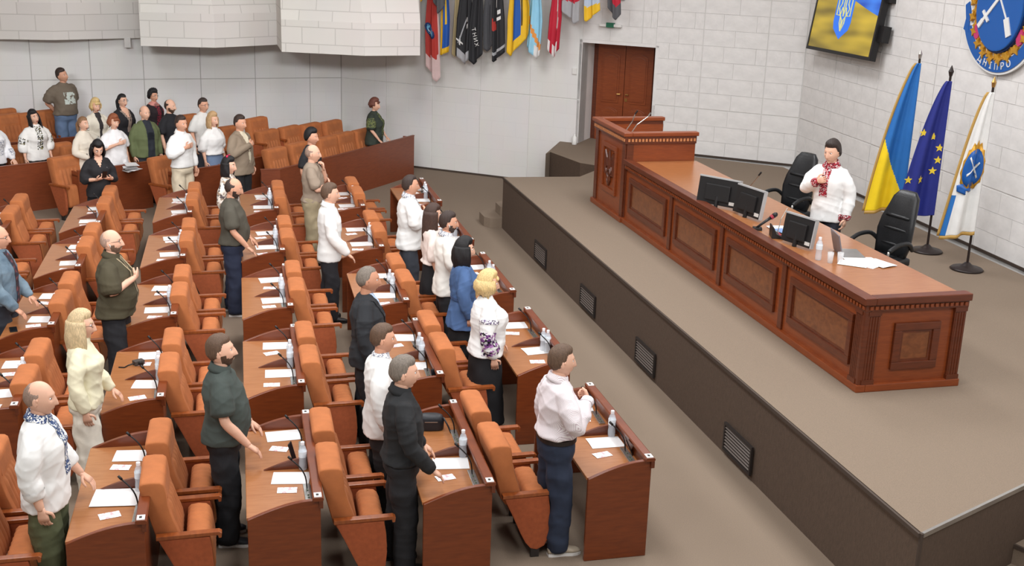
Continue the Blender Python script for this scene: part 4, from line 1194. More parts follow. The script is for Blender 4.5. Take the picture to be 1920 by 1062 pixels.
unit_flag(2.24, 2.53, 1.87, [RD, cm('pinkwhite', (214, 186, 184))], lambda u, v: 1 if v > .90 - .1*u or (u > .93) else 0, 'long red flag with a round blue badge, lowest hanging of all', seed=2, tip=.75, tipd=.30,
          marks=[('badge_ring', circ(.35, .655, .36, .052), cm('badge_navy', (30, 60, 110))), ('badge', circ(.35, .655, .27, .040), cm('badge_sky', (110, 184, 220))), ('badge_mark', [(.2, .67), (.3, .64), (.38, .66), (.5, .64), (.45, .675), (.3, .68)], WH)])
unit_flag(2.46, 2.72, 3.21, [GR], None, 'short dark grey flag between the red and blue ones', off=.8, seed=3)
unit_flag(2.53, 2.75, 2.40, [BL, YL], lambda u, v: 1 if (u < .32 or v < .72 and .45 < u < .6 or v > .94) else 0, 'narrow blue and yellow flag beside the long red flag', seed=4, tip=.1, tipd=.1)
unit_flag(2.72, 2.93, 2.37, [SD, GR], lambda u, v: 1 if v < .42 else 0, 'sand coloured sheer flag next to the black flags', off=.45, seed=5, tip=.4)
c, fn = unit_flag(2.89, 3.22, 2.26, [K_, LG], lambda u, v: 1 if v > .93 and u > .2 else 0, 'black flag with white crossed swords', seed=6, tip=.6,
          marks=[('sword_mark', [(.2, .87), (.26, .865), (.62, .62), (.58, .60)], LG), ('sword_mark', sq(.30, .84, .17, .008), WH), ('sword_mark', sq(.30, .835, .03, .04), WH), ('white_stroke', sq(.72, .62, .06, .02), WH), ('white_stroke', sq(.75, .68, .05, .02), WH)])
c, fn = unit_flag(3.20, 3.46, 2.27, [K_], None, 'black flag with white vertical lettering', seed=7, tip=.3)
for i, ch in enumerate('ТНИХ'):
    me = letter_mesh(ch, .11, .002); o = obj('flag_letter', me, CW, c)
    p = Vector(fn(.40+.09*i, .70+.055*i)); a_ = math.radians(-72)
    o.matrix_basis = Matrix.Translation((p.x, .66, p.z)) @ Matrix(((math.cos(a_), 0, -math.sin(a_), 0), (0, 1, 0, 0), (math.sin(a_), 0, math.cos(a_), 0), (0, 0, 0, 1))) @ M_TXT
unit_flag(3.40, 3.68, 2.52, [GR, LG], lambda u, v: 1 if .35 < u < .5 and v < .55 else 0, 'plain dark grey flag behind the lettered black one', off=.42, seed=8, tip=.2)
unit_flag(3.64, 3.90, 2.35, [K_, LG, RD], lambda u, v: 1 if (.955 > v > .93) else (2 if (u < .4 and .62 < v < .72 and u < (v-.60)*4) else 0), 'black flag with a small red triangle and white strokes', seed=9, tip=.1,
          marks=[('white_stroke', sq(.62, .58, .10, .02), WH), ('white_stroke', sq(.60, .64, .12, .016), WH), ('white_stroke', sq(.45, .46, .03, .07), WH)])
unit_flag(3.94, 4.40, 2.48, [YL, BL], lambda u, v: 1 if (.28 < u < .58 and v < .90) else 0, 'wide yellow flag with a blue centre and dark marks', seed=10, tip=.15, tipd=.45,
          marks=[('dark_mark', [(.66, .45), (.72, .44), (.66, .80), (.62, .80)], K_)])
unit_flag(4.36, 4.66, 2.47, [SK, cm('orange', (232, 150, 70)), WH], lambda u, v: 1 if abs(v-.70-.22*u) < .035 else (2 if v > .90 and u > .5 else 0), 'light blue flag with an orange diagonal band', seed=11, tip=.7)
unit_flag(4.79, 5.04, 2.52, [CR, WH], lambda u, v: 1 if (abs(u-.65-.3*(v-.5)) < .10 and v < .75) or (v > .90 and int(u*7) % 2) else 0, 'crimson flag with a white lettered stripe', seed=12, tip=.55)
unit_flag(5.07, 5.40, 3.18, [CR, LG], lambda u, v: 1 if v > .80-.12*u else 0, 'short crimson and grey flag, third from the right end', seed=13, tip=.8)
unit_flag(5.51, 5.78, 3.23, [LB, YL], lambda u, v: 1 if v > .78+.08*u else 0, 'short pale blue and yellow flag, second from the right end', seed=14, tip=.1)
unit_flag(5.92, 6.17, 3.29, [CR, GR], lambda u, v: 1 if v > .76+.05*u else 0, 'short red and grey flag at the right end above the exit lamp', seed=15, tip=.65)
# ------------------------------------------------------------------ people: every figure is built at 1.75 m facing +x (left = +y) and scaled
SKIN = {'light': (226, 178, 152), 'mid': (214, 160, 132), 'tan': (196, 142, 114), 'pale': (236, 194, 172)}
def skin_mat(k): return mat('skin_'+k, SKIN[k], .55, var=.06, vscale=14, bump=.05, bscale=120)
def hair_mat(n, c): return mat('hair_'+n, c, .5, var=.28, vscale=26, stretch=(5, 5, 1), bump=.5, bscale=60)
M_LIP = mat('lips', (186, 104, 96), .5); M_EYEW = mat('eye_white', (226, 222, 218), .3); M_IRIS = mat('iris', (50, 40, 34), .2)

def ring_loft(rings, n=20, e=2.3):
    """rings: (cx, cy, z, rx, ry[, tilt]) horizontal superellipses stacked; closed ends"""
    vs = []; fs = []
    for r in rings:
        cx, cy, z, rx, ry = r[:5]; ti = r[5] if len(r) > 5 else 0.0
        for i in range(n):
            a = 2*math.pi*i/n; c, s = math.cos(a), math.sin(a)
            x = rx*math.copysign(abs(c)**(2/e), c); y = ry*math.copysign(abs(s)**(2/e), s)
            vs.append((cx+x, cy+y, z+ti*x))
    m = len(rings)
    fs = [(j*n+i, j*n+(i+1) % n, (j+1)*n+(i+1) % n, (j+1)*n+i) for j in range(m-1) for i in range(n)]
    fs += [tuple(range(n))[::-1], tuple(range((m-1)*n, m*n))]
    return vs, fs
def limb(pts, rad, sub=4, n=12):
    P = catmull(pts, sub)
    R = [float(v) for v in np.interp(np.linspace(0, len(pts)-1, len(P)), range(len(pts)), rad)]
    # rounded ends
    d0 = P[0]-P[1]; d0 = d0/np.linalg.norm(d0); d1 = P[-1]-P[-2]; d1 = d1/np.linalg.norm(d1)
    P = [P[0]+d0*R[0]*.55] + P + [P[-1]+d1*R[-1]*.35]
    R = [R[0]*.55] + R + [R[-1]*.75]
    return tube_geo([Vector(p) for p in P], R, n)
def raw_mesh(shells):
    mb = MB()
    for v, f in shells: mb.add(v, f)
    return mb.mesh('raw', fix=True)
FS = bpy.data.scenes.new('workbench')
def fuse(shells, voxel, it=3, shrink=0.0):
    """union of closed shells as one continuous surface (voxel remesh), relaxed"""
    me = raw_mesh(shells)
    o = bpy.data.objects.new('tmp_fuse', me); FS.collection.objects.link(o)
    m = o.modifiers.new('r', 'REMESH'); m.mode = 'VOXEL'; m.voxel_size = voxel; m.adaptivity = 0.0
    s = o.modifiers.new('s', 'SMOOTH'); s.factor = .5; s.iterations = it
    vl = FS.view_layers[0]; vl.update()
    out = bpy.data.meshes.new_from_object(o.evaluated_get(vl.depsgraph))
    bpy.data.objects.remove(o); bpy.data.meshes.remove(me)
    return out
def get_co(me):
    a = np.empty(len(me.vertices)*3); me.vertices.foreach_get('co', a); return a.reshape(-1, 3)
def set_co(me, a): me.vertices.foreach_set('co', a.ravel()); me.update()
def get_no(me):
    a = np.empty(len(me.vertices)*3); me.vertices.foreach_get('normal', a); return a.reshape(-1, 3)
def folds(me, amp, seed, freq=1.0, zs=None):
    """cloth folds: displaces along normals by a few crossing waves"""
    rng = np.random.default_rng(seed)
    co, no = get_co(me), get_no(me)
    d = np.zeros(len(co))
    for k in range(7):
        v = rng.normal(size=3); v /= np.linalg.norm(v); v *= rng.uniform(22, 64)*freq; v[2] *= .75
        warp = rng.normal(size=3)*9
        d += np.sin(co@v + 1.4*np.sin(co@warp+rng.uniform(0, 6)) + rng.uniform(0, 6))*rng.uniform(.4, 1)
    d = d/3.0
    for k in range(3):                       # sharper creases
        v = rng.normal(size=3); v[2] += np.sign(v[2])*.8; v /= np.linalg.norm(v); v *= rng.uniform(16, 34)*freq
        warp = rng.normal(size=3)*7
        q = np.sin(co@v + 1.8*np.sin(co@warp+rng.uniform(0, 6)) + rng.uniform(0, 6))
        d += .6*(1-np.abs(q))**2.2-.15
    set_co(me, co + no*(d*amp)[:, None])
def patch(src, pred, off, name, mt, parent):
    """sewn-on layer: copies the faces of src that satisfy pred(centres, normals), lifted off the cloth"""
    nf = len(src.polygons)
    c = np.empty(nf*3); src.polygons.foreach_get('center', c); c = c.reshape(-1, 3)
    n = np.empty(nf*3); src.polygons.foreach_get('normal', n); n = n.reshape(-1, 3)
    sel = np.nonzero(pred(c, n))[0]
    if not len(sel): return None
    co, no = get_co(src), get_no(src)
    mp = {}; vs = []; fs = []
    for i in sel:
        f = []
        for vi in src.polygons[int(i)].vertices:
            if vi not in mp: mp[vi] = len(vs); vs.append(co[vi]+no[vi]*off)
            f.append(mp[vi])
        fs.append(f)
    return obj(name, mesh_from(vs, fs, name, True), mt, parent)

# --- head: a latitude/longitude grid pushed into shape
NLA, NLO = 40, 56
def head_dirs():
    th = np.linspace(0.02, math.pi-.02, NLA)[:, None]; ph = np.linspace(0, 2*math.pi, NLO, endpoint=False)[None, :]
    x = np.sin(th)*np.cos(ph); y = np.sin(th)*np.sin(ph); z = np.cos(th)*np.ones_like(ph)
    return np.stack([x, y, z], -1)
HD = head_dirs()
def G(v, c, s): return np.exp(-((v-c)/s)**2)
def head_points(female=False, full=0.0):
    D = HD; x, y, z = D[..., 0], D[..., 1], D[..., 2]
    a = .098 if not female else .094; b = (.077 if not female else .072)*(1+.10*full); c = .122 if not female else .116
    P = np.stack([x*a, y*b, z*c], -1)
    zz = P[..., 2]/c
    # skull fuller at the back/top, jaw narrower
    jaw = np.clip((-zz-.05)/.95, 0, 1)
    P[..., 1] *= 1-(.34-.12*full)*jaw**1.4
    back = np.clip(-x, 0, 1)
    P[..., 0] *= 1+.10*back*np.clip(zz+.35, 0, 1)
    P[..., 0] += np.where(x < 0, .06*jaw**1.2*back, 0)           # nape drawn in
    front = np.clip(x, 0, 1)**2
    # chin, mouth, nose, brow, eye sockets, cheeks
    ay = np.abs(P[..., 1])
    fr = np.clip(x*3, 0, 1)
    P[..., 0] += fr*.016*G(P[..., 2], -.108, .020)*G(ay, 0, .026)
    P[..., 0] += fr*.010*G(P[..., 2], -.066, .016)*G(ay, 0, .024)
    P[..., 0] -= fr*.006*G(P[..., 2], -.086, .010)*G(ay, 0, .026)
    nz = np.clip((.018-P[..., 2])/.058, 0, 1)*(P[..., 2] > -.052)
    P[..., 0] += fr*(.006+.024*nz)*G(ay, 0, .0125)*(P[..., 2] < .024)*(P[..., 2] > -.050)
    P[..., 0] += fr*.006*G(P[..., 2], .034, .010)*G(ay, .022, .026)
    P[..., 0] -= fr*.013*G(P[..., 2], .010, .014)*G(ay, .032, .014)
    P[..., 0] += fr*.004*G(P[..., 2], -.028, .022)*G(ay, .042, .02)
    return P
FACES_LL = [(j*NLO+i, (j+1)*NLO+i, (j+1)*NLO+(i+1) % NLO, j*NLO+(i+1) % NLO) for j in range(NLA-1) for i in range(NLO)]
def ell_shell(c, r, n=10, m=7):
    vs = [(c[0]+r[0]*math.sin(math.pi*(j+.02)/(m-1+.04))*math.cos(2*math.pi*i/n), c[1]+r[1]*math.sin(math.pi*(j+.02)/(m-1+.04))*math.sin(2*math.pi*i/n), c[2]+r[2]*math.cos(math.pi*(j+.02)/(m-1+.04))) for j in range(m) for i in range(n)]
    fs = [(j*n+i, (j+1)*n+i, (j+1)*n+(i+1) % n, j*n+(i+1) % n) for j in range(m-1) for i in range(n)]
    return vs, fs

HC = Vector((.015, 0, 1.622)); HK = 1.055                     # head centre in the body frame
def hand_shells(w, d, n, side, curl=.35, spread=.12, k=1.0):
    """palm and five fingers; w wrist, d finger direction, n palm normal (fingers curl towards n)"""
    w = Vector(w); d = Vector(d).normalized(); n = Vector(n); n = (n-d*n.dot(d)).normalized(); s = d.cross(n)*side
    out = []
    P = [w-d*.02, w+d*.02, w+d*.055, w+d*.09]
    hw = [.024, .030, .040, .041]; ht = [.019, .017, .016, .014]
    vs = []; m = 12
    for p, a, b in zip(P, hw, ht):
        for i in range(m):
            t = 2*math.pi*i/m; c_, s_ = math.cos(t), math.sin(t)
            vs.append(tuple(p+s*(a*math.copysign(abs(c_)**.7, c_))+n*(b*math.copysign(abs(s_)**.8, s_))))
    fs = [(j*m+i, j*m+(i+1) % m, (j+1)*m+(i+1) % m, (j+1)*m+i) for j in range(3) for i in range(m)] + [tuple(range(m))[::-1], tuple(range(3*m, 4*m))]
    out.append((vs, fs))
    for off, L, r in ((.030, .070, .0086), (.010, .080, .0090), (-.011, .074, .0086), (-.031, .058, .0076)):
        base = w+d*.083+s*off
        dd = (d+s*(off*spread*8)).normalized()
        pts = [base]; p = base.copy(); a = 0
        for seg in (.45, .32, .23):
            a += curl*1.05
            p = p + (dd*math.cos(a)+n*math.sin(a))*(L*seg)
            pts.append(p.copy())
        out.append(limb([tuple(q) for q in pts], [r, r*.98, r*.9, r*.78], 2, 7))
    tb = w+d*.022+s*.030
    t1 = tb+(d*.55+s*.75+n*.35).normalized()*.038; t2 = t1+(d*.9+s*.15+n*.35).normalized()*.028; t3 = t2+(d*.95-s*.1+n*.3).normalized()*.02
    out.append(limb([tuple(tb), tuple(t1), tuple(t2), tuple(t3)], [.0125, .0115, .0095, .0078], 2, 7))
    return out

POSE = {  # (elbow, wrist, hand dir, palm normal) for the RIGHT arm (y < 0); mirrored for the left
    'down': ((-.035, -.255, 1.135), (.035, -.262, .885), (.16, .02, -1), (.1, 1, 0), .35),
    'downback': ((-.10, -.262, 1.14), (-.06, -.262, .89), (.0, .05, -1), (.3, 1, 0), .35),
    'desk': ((.03, -.262, 1.14), (.20, -.235, .925), (.75, .1, -.62), (-.45, 0, -.6), .25),
    'chest': ((.045, -.275, 1.165), (.175, -.085, 1.275), (.10, .95, .22), (-1, .1, 0), .12),
    'fist': ((.06, -.275, 1.165), (.205, -.06, 1.30), (.05, .9, .35), (-1, .1, 0), .95),
    'clasp': ((.03, -.275, 1.13), (.185, -.085, 1.0), (.25, .9, -.2), (-.9, .2, -.2), .35),
    'behind': ((-.13, -.27, 1.15), (-.165, -.09, .96), (-.02, .9, -.3), (1, .1, 0), .35),
    'crossed': ((.10, -.25, 1.15), (.20, .06, 1.17), (-.05, 1, .15), (-1, 0, .1), .2),
    'chin': ((.16, -.16, 1.20), (.165, -.03, 1.40), (-.1, .25, 1), (-.9, .3, .1), .7),
    'phone': ((.02, -.245, 1.12), (.235, -.095, 1.165), (.55, .62, .35), (-.1, .3, .9), .55),
    'forward': ((.06, -.25, 1.15), (.28, -.21, 1.02), (.95, .1, -.3), (0, .2, -1), .25),
}
def mirror(p): return (p[0], -p[1], p[2])

def person(label, loc, h, face, top, bottom, hair, skin='light', female=False, build=1.0, belly=0.0, rarm='down', larm='down',
           head=(0, 0, 0), beard=None, glasses=None, shoes=(40, 38, 38), near=True, extras=(), full=0.0, bust=None, lean=0.0, kneel=0.0):
    """top: dict(rgb|mat, sleeve 0..1, hem, loose, name, collar) ; bottom: dict(rgb|mat, kind, len)"""
    r = empty('person', loc, math.radians(face), h/1.75, label=label, cat='person')
    seed = int(abs(hash_str(label))) % 9973
    sw = (.186 if not female else .162)*(.9+.1*build); hipw = .095
    sk = skin_mat(skin)
    B = build*(1.07 if not female else 1.03); bl = belly
    SH = {-1: (-.008, -sw, 1.412), 1: (-.008, sw, 1.412)}
    arms = {}
    for sgn, nm in ((-1, rarm), (1, larm)):
        e, w, d, n, cu = POSE[nm]
        ky = (sw/.186)
        e = (e[0], e[1]*(.55+.45*ky), e[2]); w = (w[0], w[1]*(.6+.4*ky), w[2])
        if nm in ('chest', 'fist', 'clasp', 'crossed', 'phone'): w = (w[0]+.012+.035*bl+(.035 if female else 0)+.10*(B-1.07 if not female else B-1.03), w[1], w[2])
        if sgn > 0: e, w, d, n = mirror(e), mirror(w), mirror(d), mirror(n)
        arms[sgn] = (SH[sgn], e, w, d, n, cu)
    st = {-1: (0.03, -.015), 1: (-.03, .015)}
    hips = {s: (0, s*hipw, .90) for s in (-1, 1)}
    knee = {s: (.012+st[s][0]*.6, s*(hipw+.012), .485) for s in (-1, 1)}
    ank = {s: (-.02+st[s][0], s*(hipw+.022), .075) for s in (-1, 1)}
    # ---------------- body: one surface from ankles to neck, head and hands grown onto it
    bx = .95+.05*B
    core = [(0, 0, .80, .075, .12), (0, 0, .92, .088, .138), (.01*bl, 0, 1.04, .085+.02*bl, .122), (.0, 0, 1.16, .088, .13), (.008, 0, 1.28, .092, .14), (.0, 0, 1.37, .088, sw*.72), (-.002, 0, 1.43, .060, sw*.45), (.0, 0, 1.475, .050, .056)]
    sh = [ring_loft(core)]
    nk = .056*(.9+.1*B) if not female else .046
    sh.append(limb([(-.012, 0, 1.42), (-.004, 0, 1.49), (.008, 0, 1.57)], [nk*1.12, nk, nk*.98], 3, 14))
    for s in (-1, 1):
        S, e, w, d, n, cu = arms[s]; S = (S[0], S[1]*.93, S[2]-.02)
        mid = tuple(np.array(e)*.55+np.array(w)*.45)
        ak = 1.0 if not female else .86
        sh.append(limb([S, tuple((np.array(S)+np.array(e))/2), e, mid, w], [.030*ak, .038*ak, .042*ak, .042*ak, .0295*ak], 3, 12))
        sh.append(limb([hips[s], knee[s], (knee[s][0]*.4+ank[s][0]*.6, knee[s][1], .30), ank[s]], [.066, .052, .050, .038], 3, 10))
    body = fuse(sh, .0155 if near else .02, 3)
    hp = head_points(female, full)
    P = hp.reshape(-1, 3)
    R = Matrix.Rotation(math.radians(head[0]), 3, 'Z') @ Matrix.Rotation(math.radians(head[1]), 3, 'Y') @ Matrix.Rotation(math.radians(head[2]), 3, 'X')
    Rn = np.array(R); hc = np.array(HC)
    piv = np.array((-.02, 0, -.10))
    def hx(v): return (np.asarray(v)*HK-piv)@Rn.T + piv + hc
    hv = hx(P)
    mb = MB()
    bco = get_co(body)
    mb.v = [tuple(c) for c in bco]; mb.f = [tuple(p.vertices) for p in body.polygons]; mb.mi = [0]*len(mb.f)
    bpy.data.meshes.remove(body)
    fm = []
    for j in range(NLA-1):
        for i in range(NLO):
            q = (hp[j, i]+hp[j+1, i]+hp[j+1, (i+1) % NLO]+hp[j, (i+1) % NLO])/4
            k = 0
            if q[0] > .07 and abs(q[1]) < .021 and -.078 < q[2] < -.060: k = 1
            elif q[0] > .05 and .016 < abs(q[1]) < .043 and .029 < q[2] < .037: k = 2
            elif beard and q[0] > .0 and q[2] < -.046+.03*(q[0] < .045) and not (k == 1) and not (q[0] > .06 and q[2] > -.050):
                k = 2
            if k == 0 and beard and q[0] > .055 and -.058 < q[2] < -.046 and abs(q[1]) < .03: k = 2
            fm.append(k)
    b0 = len(mb.v); mb.v += [tuple(v) for v in hv]; mb.f += [tuple(b0+i for i in f) for f in FACES_LL]; mb.mi += fm
    for s in (-1, 1):
        v, f = ell_shell((-.012, s*(.0745 if not female else .070)*(1+.08*full), -.004), (.018, .008, .031)); mb.add(hx(np.array(v)), f, 0)
        v, f = ell_shell((.002, s*.078*(1+.08*full), .012), (.008, .008, .014)) ; mb.add(hx(np.array(v)), f, 0)
        v, f = ell_shell((.0735, s*.031, .0105), (.012, .0125, .0085)); mb.add(hx(np.array(v)), f, 3)
        v, f = ell_shell((.0835, s*.031, .0105), (.004, .0058, .0058)); mb.add(hx(np.array(v)), f, 4)
        S, e, w, d, n, cu = arms[s]
        for v, f in hand_shells(w, d, n, -s, cu): mb.add(v, f, 0)
    bm_ = mb.mesh('body', sm=True)
    hm = hair_mat(hair['n'], hair['rgb'])
    bh = hair_mat(beard[0], beard[1]) if beard else hm
    obj('body', bm_, [sk, M_LIP if female else mat('lips_'+skin, tuple(int(c*.88) for c in SKIN[skin]), .5), bh, M_EYEW, M_IRIS], r)
    # ---------------- hair
    build_hair(r, hair, hp, hx, hm, female)
    # ---------------- lower garment
    bk = bottom.get('kind', 'trousers'); bmt = bottom.get('mat') or mat('cloth_%d_%d_%d' % bottom['rgb'], bottom['rgb'], .85, var=.10, vscale=10, bump=.2, bscale=200)
    lo = bottom.get('loose', .012)
    if bk == 'trousers':
        hm_ = top.get('hem', .86); zt_ = bottom.get('top', 1.045) if hm_ > .95 else hm_+.07
        shl = [ring_loft([q for q in [(0, 0, .79, .07*B, .10*B), (0, 0, .84, .105*B+lo, .158*B+lo), (0, 0, .93, .112*B+lo, .165*B+lo), (.01*bl, 0, 1.01, .106*B+lo+.02*bl, .15*B+lo), (.02*bl, 0, bottom.get('top', 1.045), .102*B+lo+.035*bl, .145*B+lo+.01*bl)] if q[2] <= zt_])]
        for s in (-1, 1):
            kn, an = knee[s], ank[s]
            shl.append(limb([(0, s*hipw, .90), (.005, s*(hipw+.004), .70), kn, (kn[0]*.4+an[0]*.6+.0, kn[1]+.004*s, .28), (an[0]+.005, an[1], .06)], [.074*B+lo*.6, .086*B+lo, .070*B+lo*1.4, .066*B+lo*1.6, .060*B+lo*1.7], 4, 14))
        tm = fuse(shl, .0145 if near else .02, 3); folds(tm, .0065, seed+1); smooth(tm)
        to_ = obj('trousers', tm, bmt, r)
    else:
        L = bottom.get('len', .45); fl = bottom.get('flare', .05)
        tm = raw_mesh([ring_loft([(0, 0, L, .13*B+fl, .18*B+fl), (0, 0, L+.02, .13*B+fl, .18*B+fl), (0, 0, (L+.9)/2, .125*B+fl*.6, .178*B+fl*.6), (0, 0, .93, .118*B, .172*B), (0, 0, 1.06, .100*B, .135*B)], 40)])
        b2 = bmesh.new(); b2.from_mesh(tm); bmesh.ops.subdivide_edges(b2, edges=[e for e in b2.edges if abs(e.verts[0].co.z-e.verts[1].co.z) > .05], cuts=6, use_grid_fill=True); b2.to_mesh(tm); b2.free()
        folds(tm, .008, seed+1, .8); smooth(tm)
        to_ = obj('skirt', tm, bmt, r)
    # ---------------- shoes
    for s in (-1, 1):
        a = ank[s]
        shoe(r, (a[0], a[1]), shoes, s)
    # ---------------- upper garment
    t = top; lz = t.get('loose', .012); hem = t.get('hem', .86)
    bs = bust if bust is not None else (.035 if female else 0.0)
    wz = 1.06
    hipk = 1.0 if not female else 1.04
    rings = [(0, 0, hem, .118*B+lz+.02*bl+t.get('flare', 0), .168*B*hipk+lz+t.get('flare', 0)), (0, 0, hem+.012, .120*B+lz+.02*bl+t.get('flare', 0), .170*B*hipk+lz+t.get('flare', 0))]
    for z, cx, rx, ry in ((.93, .005, .117, .166*hipk), (1.0, .010+.02*bl, .112, .156), (wz, .012+.04*bl, .108, .148 if not female else .132), (1.14, .010+.035*bl, .112, .158 if not female else .138), (1.22, .010+.015*bl+bs*.3, .118, .170 if not female else .150), (1.30, .008+bs*.45, .117, .178 if not female else .156)):
        if z > hem+.03:
            rings.append((cx, 0, z, rx*B+lz*(.8 if z > 1 else 1)+.045*bl*G(np.array(z), 1.05, .14)+(bs*.5*float(G(np.array(z), 1.26, .07))), ry*(.93+.07*B)*(.5+.5*B)+lz+.02*bl*float(G(np.array(z), 1.05, .14))))
    rings += [(-.004, 0, 1.375, .108*B**.5+lz*.6, sw*.97), (-.008, 0, 1.425, .094*B**.5+lz*.4, sw*.87), (-.008, 0, 1.457, .080+lz*.3, sw*.66), (-.006, 0, 1.486, .068+lz*.2, sw*.46), (-.002, 0, 1.503, .060, .067)]
    shl = [ring_loft(rings, 28)]
    sl = t.get('sleeve', 1.0); sr = t.get('sloose', lz)
    for s in (-1, 1):
        S, e, w, d, n, cu = arms[s]
        S, e, w = np.array(S), np.array(e), np.array(w)
        ak = 1.0 if not female else .9
        if sl <= .5:
            q = S+(e-S)*(sl/.5)
            shl.append(limb([tuple(S+np.array((0, -s*.045, .0))), tuple(S+(q-S)*.5), tuple(q)], [.052*B*ak+sr*.3, .058*B*ak+sr, .056*B*ak+sr*1.4], 4, 14))
        else:
            q = e+(w-e)*((sl-.5)/.5)
            shl.append(limb([tuple(S+np.array((0, -s*.045, .0))), tuple(S+(e-S)*.5), tuple(e), tuple(e+(q-e)*.55), tuple(q)], [.052*B*ak+sr*.3, .056*B*ak+sr, .050*ak+sr, .047*ak+sr*1.2, t.get('cuff', .036)*ak+sr*.6], 4, 14))
    tm = fuse(shl, t.get('vox', .0108) if near else .0160, 3)
    folds(tm, t.get('fold', .0066), seed+2, t.get('ff', 1.0)); smooth(tm)
    tmt = t.get('mat') or mat('cloth_%d_%d_%d' % t['rgb'], t['rgb'], .85, var=.05, vscale=8, bump=.2, bscale=220)
    tobj = obj(t.get('name', 'shirt'), tm, tmt, r)
    if t.get('collar'):
        cm_ = t['collar'] if not isinstance(t['collar'], bool) else tmt
        ck = nk/.053
        v, f = ring_loft([(-.012, 0, 1.468, .084*ck, .090*ck, -.30), (-.006, 0, 1.49, .076*ck, .078*ck, -.30), (-.002, 0, 1.522, .070*ck, .069*ck, -.30), (.0, 0, 1.528, .063*ck, .063*ck, -.30), (-.002, 0, 1.50, .056*ck, .056*ck, -.3)], 20)
        o = MB().add(v, f).build('collar', cm_, r, sm=True, fix=True)
    ctx = dict(r=r, top=tm, topo=tobj, bot=tm, arms=arms, hx=hx, B=B, bl=bl, sw=sw, knee=knee, nk=nk, topm=tmt)
    if glasses:
        g = MB()
        gm_ = mat('glasses_%d' % (sum(glasses) % 97), glasses, .3)
        for s in (-1, 1):
            c = np.array((.094, s*.032, .010))
            ring = [tuple(c+np.array((-.006*abs(math.cos(a)), .024*math.cos(a), .017*math.sin(a)))) for a in [k*math.pi/6 for k in range(13)]]
            v, f = tube_geo([Vector(p) for p in hx(np.array(ring))], [.0022]*13, 5); g.add(v, f)
            v, f = tube_geo([Vector(p) for p in hx(np.array([(.088, s*.056, .014), (.04, s*.076, .014), (-.005, s*.080, .012), (-.022, s*.079, -.004)]))], [.0022]*4, 5); g.add(v, f)
        v, f = tube_geo([Vector(p) for p in hx(np.array([(.097, -.009, .012), (.099, 0, .015), (.097, .009, .012)]))], [.0022]*3, 5); g.add(v, f)
        g.build('glasses', gm_, r)
    for ex_ in extras: ex_(ctx)
    return r
def hash_str(s):
    v = 17
    for ch in s: v = (v*31+ord(ch)) % 1000003
    return v
def shoe(r, a, rgb, s):
    mt_ = mat('shoe_%d_%d_%d' % tuple(rgb[:3]), rgb[:3], .5, var=.1); sole = mat('sole_%s' % ('w' if len(rgb) > 3 else 'd'), (225, 222, 218) if len(rgb) > 3 else (30, 28, 28), .7)
    x, y = a
    secs = [(-.075, .028, .055), (-.05, .036, .085), (0, .038, .095), (.06, .040, .075), (.12, .046, .055), (.165, .042, .045), (.195, .026, .032)]
    vs = []; n = 12
    for sx, w, hh in secs:
        for i in range(n):
            t = 2*math.pi*i/n; c_, s_ = math.cos(t), math.sin(t)
            vs.append((x+sx, y+w*c_+.006*s*(sx > .1), .018+(hh-.012)*max(0, .5+.5*math.copysign(abs(s_)**.8, s_))))
    m = len(secs)
    fs = [(j*n+i, j*n+(i+1) % n, (j+1)*n+(i+1) % n, (j+1)*n+i) for j in range(m-1) for i in range(n)] + [tuple(range(n))[::-1], tuple(range((m-1)*n, m*n))]
    o = MB().add(vs, fs).build('shoe', mt_, r, sm=True, fix=True)
    pts = [(x+sx, y+w*1.05+.006*s*(sx > .1)) for sx, w, hh in secs] + [(x+sx, y-w*1.05+.006*s*(sx > .1)) for sx, w, hh in secs[::-1]]
    MB().prism(pts, 0, .022).build('sole', sole, o, fix=True)

